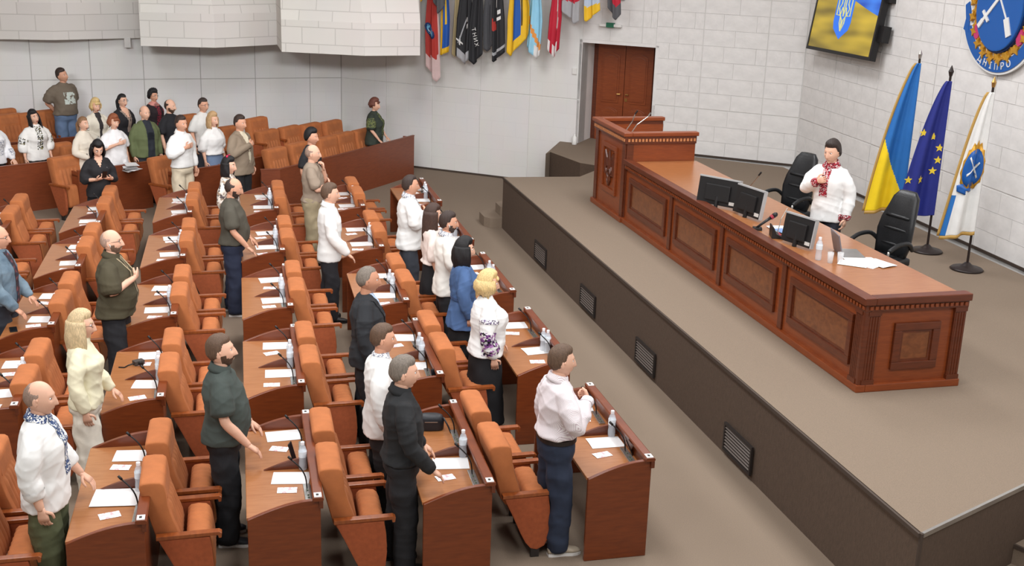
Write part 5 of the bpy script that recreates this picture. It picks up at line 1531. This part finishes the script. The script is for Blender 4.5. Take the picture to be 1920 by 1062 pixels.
def build_hair(r, hair, hp, hx, hm, female):
    """cap shell grown from the skull, plus a curtain for long hair. style: short, buzz, bald, bob, long, pony, curly, side"""
    st = hair['style']
    if st == 'bald': return
    z, x, y = hp[..., 2], hp[..., 0], np.abs(hp[..., 1])
    front_line = hair.get('line', .072)               # hairline height at the forehead
    lim = np.where(x > .03, front_line-.0*y, np.where(x > -.005, np.interp(x, [-.005, .03], [-.005 if not female else -.03, front_line]), np.interp(x, [-.09, -.005], [-.075, -.005])))
    side_bare = hair.get('bare', 0.0)
    inside = z-lim
    t = {'short': .010, 'buzz': .004, 'bob': .026, 'long': .022, 'pony': .014, 'curly': .045, 'side': .022, 'fringe': .026}[st]
    t = hair.get('t', t)
    k = np.clip(inside/.018, -.6, 1)
    thick = np.where(k > 0, t*k**.6, .012*k)
    topf = np.clip((z-.03)/.09, 0, 1)
    if st == 'short': thick = thick*(.45+.55*np.clip((z-.03)/.05, 0, 1))
    thick = thick*(1+.5*topf) if st in ('short', 'side', 'bob', 'fringe', 'long') else thick
    if side_bare:
        crown = np.clip((z-.045)/.03, 0, 1)*np.clip((x+.06)/.05, 0, 1)
        thick = np.where(crown > 0, thick*(1-crown)-.010*crown, thick)
    nrm = hp/np.linalg.norm(hp*np.array((1, 1.2, .8)), axis=-1, keepdims=True)
    Q = hp + nrm*thick[..., None]
    if st == 'curly':
        w = np.sin(hp[..., 0]*190)*np.sin(hp[..., 1]*180+1)*np.sin(hp[..., 2]*170+2)
        Q = Q + nrm*(w*.012*(k > 0))[..., None]
    else:
        w = np.sin(np.arctan2(hp[..., 1], hp[..., 0])*23+hp[..., 2]*40)
        Q = Q + nrm*(w*.0022*(k > 0.2))[..., None]
    if st in ('short', 'side', 'fringe'):
        Q[..., 0] += .012*np.clip((z-.07)/.05, 0, 1)*np.clip(x/.06, 0, 1)
    keep = []
    for j in range(NLA-1):
        for i in range(NLO):
            i2 = (i+1) % NLO
            if max(k[j, i], k[j+1, i], k[j, i2], k[j+1, i2]) > -.55:
                keep.append((j*NLO+i, (j+1)*NLO+i, (j+1)*NLO+i2, j*NLO+i2))
    me = mesh_from(hx(Q.reshape(-1, 3)), keep, 'hair', True)
    bm = bmesh.new(); bm.from_mesh(me); bmesh.ops.delete(bm, geom=[v for v in bm.verts if not v.link_faces], context='VERTS'); bm.to_mesh(me); bm.free(); smooth(me)
    ho = obj('hair', me, hm, r)
    if st in ('bob', 'long', 'fringe'):
        L = hair.get('len', {'bob': .21, 'long': .42, 'fringe': .17}[st])
        a0 = math.radians(hair.get('open', 62))
        N = 26; rows = 12; th = .024
        outer = []; inner = []
        for j in range(rows+1):
            v = j/rows; zz = .055 - v*L
            for i in range(N+1):
                a = a0+(2*math.pi-2*a0)*i/N
                rx = .112+.012*math.sin(v*2.6)+hair.get('puff', 0)*math.sin(math.pi*min(1, v*1.3)); ry = .094+.012*math.sin(v*2.6)+hair.get('puff', 0)*math.sin(math.pi*min(1, v*1.3))
                tp = max(0, v-.62)/.38; rx *= 1-.16*tp; ry *= 1-.30*tp*tp
                wv = .004*math.sin(i*2.3+v*5)+.003*math.sin(i*5.1+v*9)
                dz = hair.get('slant', 0)*(math.cos(a))*v
                outer.append(((rx+wv)*math.cos(a)-.012-.02*(v > .6)*(v-.6), (ry+wv)*math.sin(a), zz+dz-(.018*math.sin(i*1.7)+.022*math.sin(i*.6+1))*(v > .92)))
                inner.append(((rx-th*(1-.3*v))*math.cos(a)-.012, (ry-th*(1-.3*v))*math.sin(a), zz+dz))
        M1 = N+1; vs = outer+inner; no = len(outer); fs = []
        for j in range(rows):
            for i in range(N):
                fs.append((j*M1+i, (j+1)*M1+i, (j+1)*M1+i+1, j*M1+i+1)); fs.append((no+j*M1+i, no+j*M1+i+1, no+(j+1)*M1+i+1, no+(j+1)*M1+i))
            fs.append((j*M1, no+j*M1, no+(j+1)*M1, (j+1)*M1)); fs.append((j*M1+N, (j+1)*M1+N, no+(j+1)*M1+N, no+j*M1+N))
        for i in range(N):
            fs.append((rows*M1+i, no+rows*M1+i, no+rows*M1+i+1, rows*M1+i+1)); fs.append((i, i+1, no+i+1, no+i))
        V = np.array(vs)
        # hair below the chin hangs straight down whatever the head does
        W = hx(V)
        obj('hair_curtain', mesh_from(W, fs, 'hair_curtain', True), hm, ho)
        if st == 'fringe':
            v, f = ell_shell((.083, 0, .058), (.022, .062, .026), 14, 8)
            obj('fringe', mesh_from(hx(np.array(v)), f, 'fringe', True), hm, ho)
    if st == 'pony':
        v, f = limb([(-.10, 0, .03), (-.13, 0, -.02), (-.125, 0, -.12), (-.115, 0, -.22)], [.026, .034, .030, .012], 4, 10)
        obj('ponytail', mesh_from(hx(np.array(v)), f, 'ponytail', True), hm, ho)
# ------------------------------------------------------------------ garment details
def ex_patch(name, pred, mt_, off=.004):
    def f(c): patch(c['top'], lambda C, N: pred(C, N, c), off, name, mt_, c['topo'])
    return f
def placket(mt_, w=.04, z0=1.12, z1=1.47, name='embroidered_placket'): return ex_patch(name, lambda C, N, c: (np.abs(C[:, 1]) < w) & (C[:, 0] > .02) & (C[:, 2] > z0) & (C[:, 2] < z1) & (N[:, 0] > .1), mt_)
def print_(mt_, w=.10, z0=1.14, z1=1.32, name='chest_print', y=0): return ex_patch(name, lambda C, N, c: (np.abs(C[:, 1]-y) < w) & (C[:, 0] > .03) & (C[:, 2] > z0) & (C[:, 2] < z1) & (N[:, 0] > .2), mt_)
def neck_band(mt_, z=1.455, name='neck_embroidery'): return ex_patch(name, lambda C, N, c: (C[:, 2] > z-.35*np.clip(C[:, 0], 0, .1)) & (np.abs(C[:, 1]) < .12), mt_)
def _seg_t(C, a, b):
    a, b = np.array(a), np.array(b); d = b-a; L2 = d@d
    t = np.clip(((C-a)@d)/L2, 0, 1); q = a+t[:, None]*d
    return t, np.linalg.norm(C-q, axis=1)
def cuff(mt_, t0=.80, name='cuff', rad=.085):
    def f(c):
        for s in (-1, 1):
            def pr(C, N, c_, s=s):
                t, d = _seg_t(C, c['arms'][s][1], c['arms'][s][2]); t2, d2 = _seg_t(C, c['arms'][-s][1], c['arms'][-s][2])
                return (t > t0) & (d < rad) & (d < d2)
            ex_patch(name, pr, mt_)(c)
    return f
def sleeve_band(mt_, t0, t1, seg='upper', name='sleeve_embroidery', front=None):
    def f(c):
        for s in (-1, 1):
            S, e, w = c['arms'][s][:3]
            def pr(C, N, c_, s=s, S=S, e=e, w=w):
                t, d = _seg_t(C, *((S, e) if seg == 'upper' else (e, w)))
                m = (t > t0) & (t < t1) & (d < .112) & (C[:, 1]*s > abs(e[1])-.055)
                if front is not None: m &= (N[:, 1]*s > front)
                return m
            ex_patch(name, pr, mt_)(c)
    return f
def open_front(mt_, w0=.035, w1=.085, z0=.9, name='shirt_front'):
    """inner garment showing between the open edges of a jacket"""
    return ex_patch(name, lambda C, N, c: (C[:, 0] > .03) & (np.abs(C[:, 1]-.0) < w0+(w1-w0)*np.clip((C[:, 2]-z0)/(1.45-z0), 0, 1)) & (C[:, 2] > z0) & (N[:, 0] > 0), mt_)
def lapels(mt_): return ex_patch('lapel', lambda C, N, c: (C[:, 0] > .02) & (C[:, 2] > 1.18) & (C[:, 2] < 1.46) & (np.abs(np.abs(C[:, 1])-(.035+.06*(C[:, 2]-1.18)/.27)) < .026) & (N[:, 0] > 0), mt_, .008)
def belt(z, rgb, buckle=True):
    def f(c):
        B, bl = c['B'], c['bl']
        rx, ry = .108*B+.024+.03*bl, .150*B+.024+.01*bl
        o = MB(); v, fc = ring_loft([(.014*bl, 0, z-.018, rx, ry), (.014*bl, 0, z+.018, rx, ry)], 30); o.add(v, fc)
        b = o.build('belt', mat('belt_%d' % sum(rgb), rgb, .5), c['r'], sm=False, fix=True)
        if buckle: MB().box(rx+.014*bl-.004, rx+.014*bl+.008, -.022, .022, z-.016, z+.016).build('buckle', M_STEEL, b)
    return f
def watch(side, rgb=(20, 20, 22)):
    def f(c):
        S, e, w, d, n, cu = c['arms'][side]; w = Vector(w); ax = (w-Vector(e)).normalized(); a = ax.orthogonal().normalized(); b = ax.cross(a)
        p = w-ax*.012
        g = MB().tube([tuple(p+a*(.036*math.cos(t))+b*(.036*math.sin(t))) for t in [k*math.pi/8 for k in range(17)]], .008, 6)
        g.build('wristwatch', mat('watch_%d' % sum(rgb), rgb, .3), c['r'])
    return f
def earbud(side=-1):
    def f(c):
        v, fc = ell_shell((.0, side*.083, -.006), (.007, .007, .008)); v2, f2 = ell_shell((.006, side*.084, -.020), (.004, .004, .013))
        MB().add(c['hx'](np.array(v)), fc).add(c['hx'](np.array(v2)), f2).build('earbud', M_PLASTW, c['r'], sm=True)
    return f
def lanyard(rgb):
    def f(c):
        m_ = mat('lanyard_%d' % sum(rgb), rgb, .7)
        x = .165+.05*c['bl']
        o = MB()
        for s in (-1, 1): o.tube([(-.02, .06*s, 1.50), (.07, .062*s, 1.46), (x-.012, .045*s, 1.33), (x, .012*s, 1.08)], .006, 6)
        b = o.build('lanyard', m_, c['r'])
        MB().box(x-.002, x+.004, -.03, .03, .99, 1.08).build('badge', M_PAPER, b)
    return f
def bow(rgb):
    def f(c):
        o = MB()
        for s in (-1, 1):
            v, fc = ell_shell((-.01, s*.035, .15), (.016, .034, .022)); o.add(c['hx'](np.array(v)), fc)
        o.build('hair_bow', mat('bow', rgb, .6), c['r'], sm=True)
    return f
def necklace(mt_, z=1.44):
    def f(c): MB().tube([(-.03, -.07, 1.475), (.06, -.06, z+.01), (.095, -.03, z-.02), (.105, 0, z-.03), (.095, .03, z-.02), (.06, .06, z+.01), (-.03, .07, 1.475)], .010, 6).build('scarf', mt_, c['r'], sm=True)
    return f
def held_phone(c):
    g = Matrix.Translation((.385, 0.0, 1.262)) @ Matrix.Rotation(math.radians(-55), 4, 'Y')
    b = MB().box(-.07, .07, -.036, .036, -.005, .005).xform(g).build('phone', M_PHONE, c['r'])
def tattoo(c):
    pass
def pin(y=.09, z=1.28, rgb=(200, 200, 196)):
    def f(c): MB().box(.128, .140, y-.010, y+.010, z-.022, z+.022).build('lapel_pin', mat('pin_%d' % sum(rgb), rgb, .3, .6), c['r'])
    return f
def sleeve_roll(mt_, rarm=True): return cuff(mt_, .40, 'rolled_cuff')

W_SHIRT = (236, 236, 234)
EMB_BLUE = pattern_mat('embroidery_blue', (236, 236, 234), [(60, 84, 130), (40, 56, 100), (120, 130, 150)], 90, .85, 'voronoi', .30)
EMB_RED = pattern_mat('embroidery_red', (226, 200, 200), [(180, 40, 56), (150, 24, 44), (90, 20, 34)], 90, .85, 'voronoi', .25)
EMB_BLK = pattern_mat('embroidery_black', (236, 236, 234), [(60, 56, 54), (40, 36, 36), (120, 112, 60)], 70, .85, 'voronoi', .45)
EMB_ROSE = pattern_mat('embroidery_rose', (236, 234, 234), [(84, 36, 104), (128, 70, 140), (30, 26, 32), (170, 120, 176)], 46, .85, 'voronoi', .36)
EMB_GREY = pattern_mat('embroidery_grey', (228, 228, 230), [(160, 164, 176), (120, 124, 140)], 90, .85, 'voronoi', .6)
EMB_GREEN = pattern_mat('embroidery_green', (46, 54, 46), [(96, 110, 60), (130, 134, 84)], 80, .85, 'voronoi', .45)
EMB_DKRED = pattern_mat('embroidery_darkred', (36, 28, 32), [(120, 24, 44), (150, 40, 60)], 70, .85, 'voronoi', .45)
CHECK = pattern_mat('fine_check', (240, 235, 236), [(206, 188, 196)], 60, .8, 'stripe', .66, (1, 1, 1))
PRINT_T = pattern_mat('print_taupe', (110, 100, 88), [(196, 204, 196), (150, 164, 150)], 16, .85, 'noise', .44)
PRINT_B = pattern_mat('print_blue', (40, 44, 52), [(120, 160, 190), (170, 196, 210)], 14, .85, 'noise', .46)
DENIM = mat('denim_jacket', (126, 146, 160), .9, var=.28, vscale=7, bump=.3, bscale=240, rgb2=(84, 104, 120))
PLAID = pattern_mat('plaid_dark', (56, 40, 44), [(110, 60, 66), (40, 44, 60)], 34, .85, 'voronoi', .5)
TATT = pattern_mat('tattooed_skin', (150, 136, 128), [(110, 112, 112), (84, 96, 100), (150, 80, 74)], 46, .6, 'voronoi', .35)
H = lambda style, n, rgb, **k: dict(style=style, n=n, rgb=rgb, **k)
BROWN, DKBR, BLACKH, GREYH, BLOND, LTBR, RED = ('brown', (96, 74, 58)), ('darkbrown', (58, 44, 38)), ('black', (26, 24, 26)), ('grey', (122, 112, 102)), ('blonde', (220, 190, 132)), ('lightbrown', (142, 106, 76)), ('auburn', (150, 86, 56))
NAVYJ = (42, 50, 72); BLK = (32, 32, 35)

# ---- front of the hall
person('man in a finely checked pale shirt and dark jeans, hand on chest, nearest the stage', (2.70, 8.58, 0), 1.78, 2, dict(mat=CHECK, hem=1.03, sleeve=1.0, loose=.020, collar=True, fold=.0072), dict(rgb=(40, 49, 68), top=1.04),
       H('short', *BROWN), 'light', build=1.08, belly=.15, rarm='fist', larm='down', shoes=(186, 172, 152, 1), extras=[belt(1.008, (38, 30, 28)), cuff(CHECK, .86)])
person('man in a black zip pullover and black trousers beside a black handbag', (1.43, 8.54, 0), 1.78, -2, dict(rgb=(36, 37, 39), hem=.93, sleeve=1.0, loose=.014, collar=True, name='pullover'), dict(rgb=(36, 36, 39)), H('short', *GREYH), 'light', build=1.1, belly=.2, rarm='desk', larm='desk')
person('bearded man in a dark green polo shirt and black trousers', (.10, 9.24, 0), 1.78, -4, dict(rgb=(66, 74, 70), hem=.90, sleeve=.36, loose=.020, collar=True, name='polo_shirt', sloose=.022), dict(rgb=(34, 35, 39)), H('short', *BROWN), 'light', build=1.14, belly=.75, rarm='desk', larm='desk', beard=('beardbrown', (88, 66, 52)), full=.4, shoes=(46, 48, 54, 1), head=(0, -8, 0))
person('blonde woman in a pale yellow blouse and white trousers', (-1.04, 10.33, 0), 1.68, -4, dict(rgb=(232, 226, 196), hem=.88, sleeve=.97, loose=.024, name='blouse', collar=True), dict(rgb=(228, 222, 208), loose=.03), H('long', 'ash', (206, 182, 142), len=.33, puff=.01), 'light', True, 1.04, rarm='down', larm='desk', glasses=(60, 40, 38))
person('bald man in a white shirt with blue embroidered placket and olive trousers', (-1.18, 8.52, 0), 1.76, -8, dict(rgb=W_SHIRT, hem=.82, sleeve=.80, loose=.026, collar=EMB_BLUE, cuff=.05), dict(rgb=(92, 96, 68), loose=.02), H('buzz', 'stubble', (150, 126, 112), t=.0025, bare=1), 'light', build=1.1, belly=.1, rarm='down', larm='desk', extras=[placket(EMB_BLUE, .045, 1.05), neck_band(EMB_BLUE, 1.482), cuff(mat('cloth_236_236_234', W_SHIRT, .85), .40, 'rolled_cuff')])
person('bald bearded man in an olive shirt with tattooed forearm, hand on chest', (-.92, 12.74, 0), 1.78, -10, dict(rgb=(72, 66, 48), hem=.86, sleeve=.46, loose=.028, collar=True, sloose=.03), dict(rgb=(34, 34, 38)), H('buzz', 'stubble2', (176, 146, 130), t=.002, bare=1), 'light', build=1.2, belly=.75, rarm='chest', larm='down', beard=('beardgrey', (120, 96, 80)), glasses=(40, 36, 36), full=.6, head=(0, -6, 0), extras=[earbud(-1), placket(mat('olive_placket', (150, 136, 110), .8), .016, .9), lanyard((176, 160, 130))])
person('bald man with glasses in a faded denim jacket over a plaid shirt', (-2.08, 13.14, 0), 1.76, -10, dict(mat=DENIM, hem=.93, sleeve=1.0, loose=.026, collar=True, name='denim_jacket', sloose=.02), dict(rgb=(40, 42, 50)), H('buzz', 'stubble', (150, 126, 112), t=.0025, bare=1), 'mid', build=1.05, belly=.2, rarm='desk', larm='desk', glasses=(60, 56, 54), extras=[open_front(PLAID, .05, .05, .93)])
person('stocky bearded man in a dark olive t-shirt and navy jeans', (.37, 15.22, 0), 1.78, -6, dict(rgb=(78, 74, 64), hem=.93, sleeve=.40, loose=.018, name='t_shirt', sloose=.02), dict(rgb=(36, 42, 62)), H('buzz', *DKBR, bare=.8), 'mid', build=1.14, belly=.7, rarm='desk', larm='desk', beard=('bearddark', (70, 56, 50)), full=.3, near=False, shoes=(36, 36, 40, 1), head=(0, 10, 0))
person('man in an untucked long white shirt and black trousers, arms at his sides', (1.54, 14.76, 0), 1.78, -2, dict(rgb=W_SHIRT, hem=.80, sleeve=1.0, loose=.024, collar=True), dict(rgb=(34, 33, 37)), H('short', *BROWN), 'light', rarm='desk', larm='down', near=False)
person('grey-haired man in a black suit jacket with a pale blue collar', (1.50, 11.02, 0), 1.78, -6, dict(rgb=(40, 42, 46), hem=.80, sleeve=1.0, loose=.022, name='suit_jacket', sloose=.016), dict(rgb=(34, 35, 39)), H('buzz', *GREYH, t=.006, line=.085), 'tan', build=1.12, belly=.3, rarm='down', larm='down', extras=[open_front(mat('pale_blue_shirt', (176, 196, 220), .8), .012, .06, 1.12), pin(), lapels(mat('lapel_black', (34, 36, 40), .7))])
person('brown-haired man in a collarless white shirt between two men in black', (1.42, 9.54, 0), 1.70, -4, dict(rgb=W_SHIRT, hem=.76, sleeve=1.0, loose=.026), dict(rgb=(40, 38, 40)), H('short', *BROWN), 'mid', build=1.06, rarm='down', larm='desk', extras=[neck_band(EMB_GREY, 1.487)])
person('bald man in a taupe t-shirt and khaki cargo trousers, hand at chin', (1.58, 17.42, 0), 1.78, -12, dict(rgb=(150, 134, 118), hem=.94, sleeve=.42, loose=.016, name='t_shirt', sloose=.016), dict(rgb=(158, 144, 116), loose=.022), H('buzz', 'stubble', (150, 126, 112), t=.002, bare=1), 'light', build=1.1, belly=.3, rarm='crossed', larm='chin', near=False)
person('dark-haired man in a white embroidered shirt, hand on chest, farthest front desk', (2.63, 15.22, 0), 1.76, 0, dict(rgb=W_SHIRT, hem=.80, sleeve=1.0, loose=.028, collar=EMB_GREY), dict(rgb=(56, 60, 68)), H('short', *DKBR, line=.088), 'mid', build=1.08, belly=.2, rarm='chest', larm='down', near=False, extras=[neck_band(EMB_GREY, 1.485), placket(EMB_GREY, .035, 1.2)])
person('woman with very long brown hair in a pale pink blouse and black skirt', (2.70, 13.97, 0), 1.66, 0, dict(rgb=(232, 218, 210), hem=1.0, sleeve=.62, loose=.028, name='blouse'), dict(rgb=BLK, kind='skirt', len=.10, flare=.07), H('long', 'chestnut', (70, 50, 42), len=.50), 'light', True, .95, near=False, rarm='down', larm='down')
person('bearded man with an earbud in a long white shirt and black trousers', (2.74, 13.28, 0), 1.74, -4, dict(rgb=(238, 234, 226), hem=.78, sleeve=1.0, loose=.026, collar=EMB_GREY), dict(rgb=BLK), H('short', *DKBR, t=.010), 'mid', build=1.04, rarm='chest', larm='down', beard=('bearddark', (70, 56, 50)), near=False, extras=[earbud(-1), neck_band(EMB_GREY, 1.487)])
person('black-haired woman in a belted blue tunic', (2.74, 12.36, 0), 1.66, 0, dict(rgb=(72, 100, 144), hem=.72, sleeve=1.0, loose=.030, name='tunic', flare=.035), dict(rgb=BLK, kind='skirt', len=.25, flare=.03), H('bob', *BLACKH, len=.27, puff=.012), 'light', True, 1.04, rarm='down', larm='down', extras=[belt(1.07, (62, 86, 126), False)])
person('short-haired blonde woman in a white blouse with purple flower embroidery on the sleeve', (2.70, 11.08, 0), 1.66, 0, dict(rgb=W_SHIRT, hem=.88, sleeve=.97, loose=.026, name='blouse', sloose=.034, cuff=.032), dict(rgb=(28, 28, 31), kind='skirt', len=.12, flare=.05), H('fringe', *BLOND, len=.155, puff=.014, open=58), 'light', True, 1.24, .45, bust=.06, rarm='down', larm='desk', full=.6,
       extras=[sleeve_band(EMB_ROSE, .86, 1.1), sleeve_band(EMB_ROSE, .10, .42, 'lower'), sleeve_band(EMB_ROSE, .52, .78, 'lower'), sleeve_band(pattern_mat('emb_fine', (236, 234, 234), [(120, 104, 140), (80, 70, 90)], 80, .85, 'voronoi', .5), .42, .56), necklace(mat('green_scarf', (110, 176, 120), .8))])
person('dark-haired woman with a red hair bow and light patterned top, behind the olive t-shirt man', (.40, 17.45, 0), 1.60, -25, dict(mat=pattern_mat('light_pattern', (222, 214, 204), [(90, 80, 80), (160, 140, 120)], 30, .85, 'voronoi', .55), hem=.9, sleeve=.9, loose=.022, name='blouse'), dict(rgb=(206, 196, 180), loose=.02), H('bob', *BLACKH, len=.25), 'light', True, near=False, extras=[bow((200, 40, 84))])
person('partly hidden person in a white sleeve with black embroidery, left frame edge', (-2.20, 10.95, 0), 1.70, -6, dict(rgb=W_SHIRT, hem=.8, sleeve=1.0, loose=.03, name='blouse'), dict(rgb=BLK), H('bob', *DKBR), 'light', True, rarm='desk', larm='down', extras=[sleeve_band(EMB_BLK, .2, .9), sleeve_band(EMB_BLK, .2, .6, 'lower')])
person('woman in a black jacket looking down at a phone in both hands', (-1.47, 18.75, 0), 1.66, -72, dict(rgb=(34, 33, 36), hem=.84, sleeve=.72, loose=.022, name='jacket'), dict(rgb=(30, 30, 33), loose=.024), H('bob', *BLACKH, len=.26, puff=.012), 'light', True, rarm='phone', larm='phone', near=False, head=(0, 26, 0), extras=[open_front(mat('cloth_skin_v', SKIN['light'], .6), .0, .06, 1.33), pin(.10, 1.30, (220, 220, 216)), held_phone])
person('young black-haired man in a black shirt behind the taupe t-shirt man', (1.72, 19.08, 0), 1.72, -30, dict(rgb=(36, 36, 40), hem=.9, sleeve=.42, loose=.016), dict(rgb=(40, 42, 50)), H('side', *BLACKH), 'mid', near=False)
# ---- people at the tiers
T = dict(near=False)
person('man in a beige-brown blazer and black trousers, fist on chest, in the aisle', (.66, 20.14, 0), 1.78, -40, dict(rgb=(142, 126, 108), hem=.80, sleeve=1.0, loose=.026, name='blazer', sloose=.016), dict(rgb=BLK), H('short', *DKBR, t=.010), 'mid', build=1.14, belly=.4, rarm='fist', larm='down', full=.3, extras=[open_front(mat('cream_shirt', (214, 204, 180), .8), .012, .055, 1.0), lapels(mat('lapel_beige', (134, 118, 100), .8)), pin(.1, 1.3, (220, 210, 120))], **T)
person('woman with shoulder-length fair hair in a white blouse and denim skirt', (.25, 21.26, 0), 1.64, -45, dict(rgb=(236, 234, 232), hem=1.0, sleeve=.62, loose=.034, name='blouse', sloose=.04), dict(rgb=(112, 130, 158), kind='skirt', len=.45, flare=.03), H('bob', 'fair', (196, 160, 116), len=.22), 'light', True, 1.05, rarm='down', larm='down', **T)
person('dark-haired man in a white shirt and beige trousers, hand on chest', (-.27, 20.12, 0), 1.78, -45, dict(rgb=(238, 237, 235), hem=.93, sleeve=.92, loose=.024, collar=True), dict(rgb=(206, 192, 168), loose=.022), H('short', *DKBR), 'mid', rarm='chest', larm='down', **T)
person('bald man in an olive green jacket over a dark printed t-shirt', (-.88, 21.62, 0), 1.72, -55, dict(rgb=(98, 107, 72), hem=.86, sleeve=1.0, loose=.028, name='jacket', sloose=.016), dict(rgb=(44, 46, 54)), H('buzz', 'stubble', (150, 126, 112), t=.002, bare=1), 'light', build=1.08, belly=.2, rarm='down', larm='down', extras=[open_front(mat('cloth_dark_tee', (40, 44, 52), .85), .07, .07, .86), print_(PRINT_B, .055, 1.17, 1.30)], **T)
person('woman with short reddish hair in a white t-shirt, hand on chest', (-1.37, 21.22, 0), 1.62, -52, dict(rgb=(238, 237, 238), hem=.86, sleeve=.42, loose=.03, name='t_shirt', sloose=.03), dict(rgb=(60, 62, 70)), H('fringe', *RED, len=.10), 'light', True, 1.18, .3, rarm='chest', larm='down', full=.5, **T)
person('brown-haired woman in a long cream dress with dark trim lines', (-1.86, 21.20, 0), 1.60, -38, dict(rgb=(226, 216, 200), hem=.42, sleeve=.9, loose=.020, name='dress', flare=.03), dict(rgb=(222, 212, 196), kind='skirt', len=.3, flare=.03), H('pony', *LTBR), 'light', True, .95, rarm='clasp', larm='down', extras=[ex_patch('dark_trim', lambda C, N, c: (np.abs(np.abs(C[:, 1])-.075) < .010) & (C[:, 0] > .02) & (C[:, 2] < 1.1), mat('trim_dark', (60, 52, 48), .8))], **T)
person('long black-haired woman in a loose white blouse with black sleeve flowers', (-2.68, 21.80, 0), 1.62, -58, dict(rgb=(238, 236, 232), hem=.84, sleeve=.74, loose=.034, name='blouse', sloose=.05, cuff=.06), dict(rgb=BLK), H('long', *BLACKH, len=.40), 'light', True, rarm='down', larm='down', head=(6, -6, 10), extras=[placket(EMB_BLK, .05, 1.05), sleeve_band(EMB_BLK, .55, .95, 'upper', front=.2)], **T)
person('woman at the left frame edge in a white blouse with grey embroidery', (-3.30, 21.42, 0), 1.62, -45, dict(rgb=(236, 236, 238), hem=.86, sleeve=.97, loose=.03, name='blouse', sloose=.03), dict(rgb=BLK), H('long', *DKBR, len=.40), 'light', True, rarm='desk', larm='desk', extras=[placket(EMB_GREY, .09, 1.02, 1.3), sleeve_band(EMB_GREY, .3, .8, 'lower')], **T)
person('man in a printed taupe t-shirt and jeans, hands behind his back, standing highest', (-2.37, 23.72, .30), 1.80, -52, dict(rgb=(116, 104, 90), hem=.92, sleeve=.44, loose=.02, name='t_shirt', sloose=.02), dict(rgb=(96, 116, 146)), H('short', *DKBR, t=.010), 'mid', build=1.16, belly=.55, rarm='behind', larm='behind', head=(18, -8, 14), full=.3, extras=[print_(PRINT_T, .10, 1.13, 1.33)], **T)
person('blonde woman in a cream jacket with dark embroidered edges', (-1.73, 22.38, .10), 1.62, -58, dict(rgb=(226, 218, 202), hem=.82, sleeve=.97, loose=.028, name='jacket', sloose=.03), dict(rgb=(220, 212, 196)), H('fringe', *BLOND, len=.12), 'light', True, 1.1, rarm='clasp', larm='clasp', extras=[open_front(mat('cloth_black_in', (52, 46, 46), .85), .012, .05, .95), sleeve_band(EMB_BLK, .5, .8), cuff(EMB_BLK, .8)], **T)
person('black-haired woman with dark glasses in a black embroidered outfit', (-1.30, 22.74, .10), 1.66, -45, dict(rgb=(36, 34, 38), hem=.80, sleeve=.97, loose=.026, name='jacket', sloose=.03), dict(rgb=BLK), H('pony', *BLACKH), 'light', True, 1.12, glasses=(30, 26, 28), extras=[open_front(mat('cloth_skin_v', SKIN['light'], .6), .0, .07, 1.30), ex_patch('silver_trim', lambda C, N, c: (C[:, 0] > .02) & (C[:, 2] > 1.05) & (C[:, 2] < 1.45) & (np.abs(np.abs(C[:, 1])-(.015+.07*np.clip((C[:, 2]-1.25)/.2, 0, 1))) < .018), mat('silver_trim', (150, 132, 120), .6), .007), sleeve_band(EMB_GREY, .3, .6, 'lower')], **T)
person('curly black-haired woman with glasses in a dark red and black top', (-.77, 23.10, .30), 1.48, -45, dict(rgb=(40, 30, 34), hem=.86, sleeve=.9, loose=.024, name='blouse'), dict(rgb=BLK), H('curly', *BLACKH), 'mid', True, 1.05, glasses=(30, 26, 28), extras=[placket(EMB_DKRED, .05, 1.0), neck_band(mat('pink_scarf', (206, 140, 130), .8), 1.45), sleeve_band(EMB_DKRED, .2, .8)], **T)
person('balding bearded man in a plain black t-shirt', (-.47, 22.14, .05), 1.70, -30, dict(rgb=(34, 34, 38), hem=.9, sleeve=.42, loose=.018, name='t_shirt', sloose=.016), dict(rgb=(40, 42, 50)), H('buzz', *DKBR, bare=.9), 'light', build=1.12, belly=.4, rarm='down', larm='down', beard=('beardbrown', (88, 66, 52)), full=.3, **T)
person('man with glasses in a white t-shirt behind the fair-haired woman', (.10, 22.26, .05), 1.70, -45, dict(rgb=(226, 224, 220), hem=.9, sleeve=.42, loose=.02, name='t_shirt', sloose=.016), dict(rgb=(60, 62, 70)), H('short', *DKBR, t=.008), 'mid', build=1.1, belly=.3, glasses=(80, 40, 40), full=.3, **T)
person('auburn-haired woman in a dark green embroidered blouse at the long bench end', (3.30, 23.12, 0), 1.60, -28, dict(rgb=(52, 60, 52), hem=.80, sleeve=.46, loose=.026, name='blouse', sloose=.03), dict(rgb=(40, 46, 50)), H('fringe', 'mahogany', (112, 66, 54), len=.07), 'light', True, 1.2, .4, rarm='desk', larm='desk', bust=.05, full=.4, extras=[placket(EMB_GREEN, .06, .98), sleeve_band(EMB_GREEN, .2, .9)], **T)
# ---- the speaker
person('speaker in a white shirt with red embroidered placket, fist on chest, behind the desk', (7.20, 12.60, STZ), 1.76, 214, dict(rgb=(240, 240, 239), hem=.82, sleeve=1.0, loose=.020, collar=EMB_RED, fold=.0060), dict(rgb=(38, 40, 50)), H('side', 'darkest', (52, 42, 38)), 'light', build=.96, rarm='fist', larm='down', head=(-4, 4, 0), extras=[placket(EMB_RED, .05, 1.12), neck_band(EMB_RED, 1.472), cuff(EMB_RED, .86), watch(1)])

bpy.data.scenes.remove(FS)
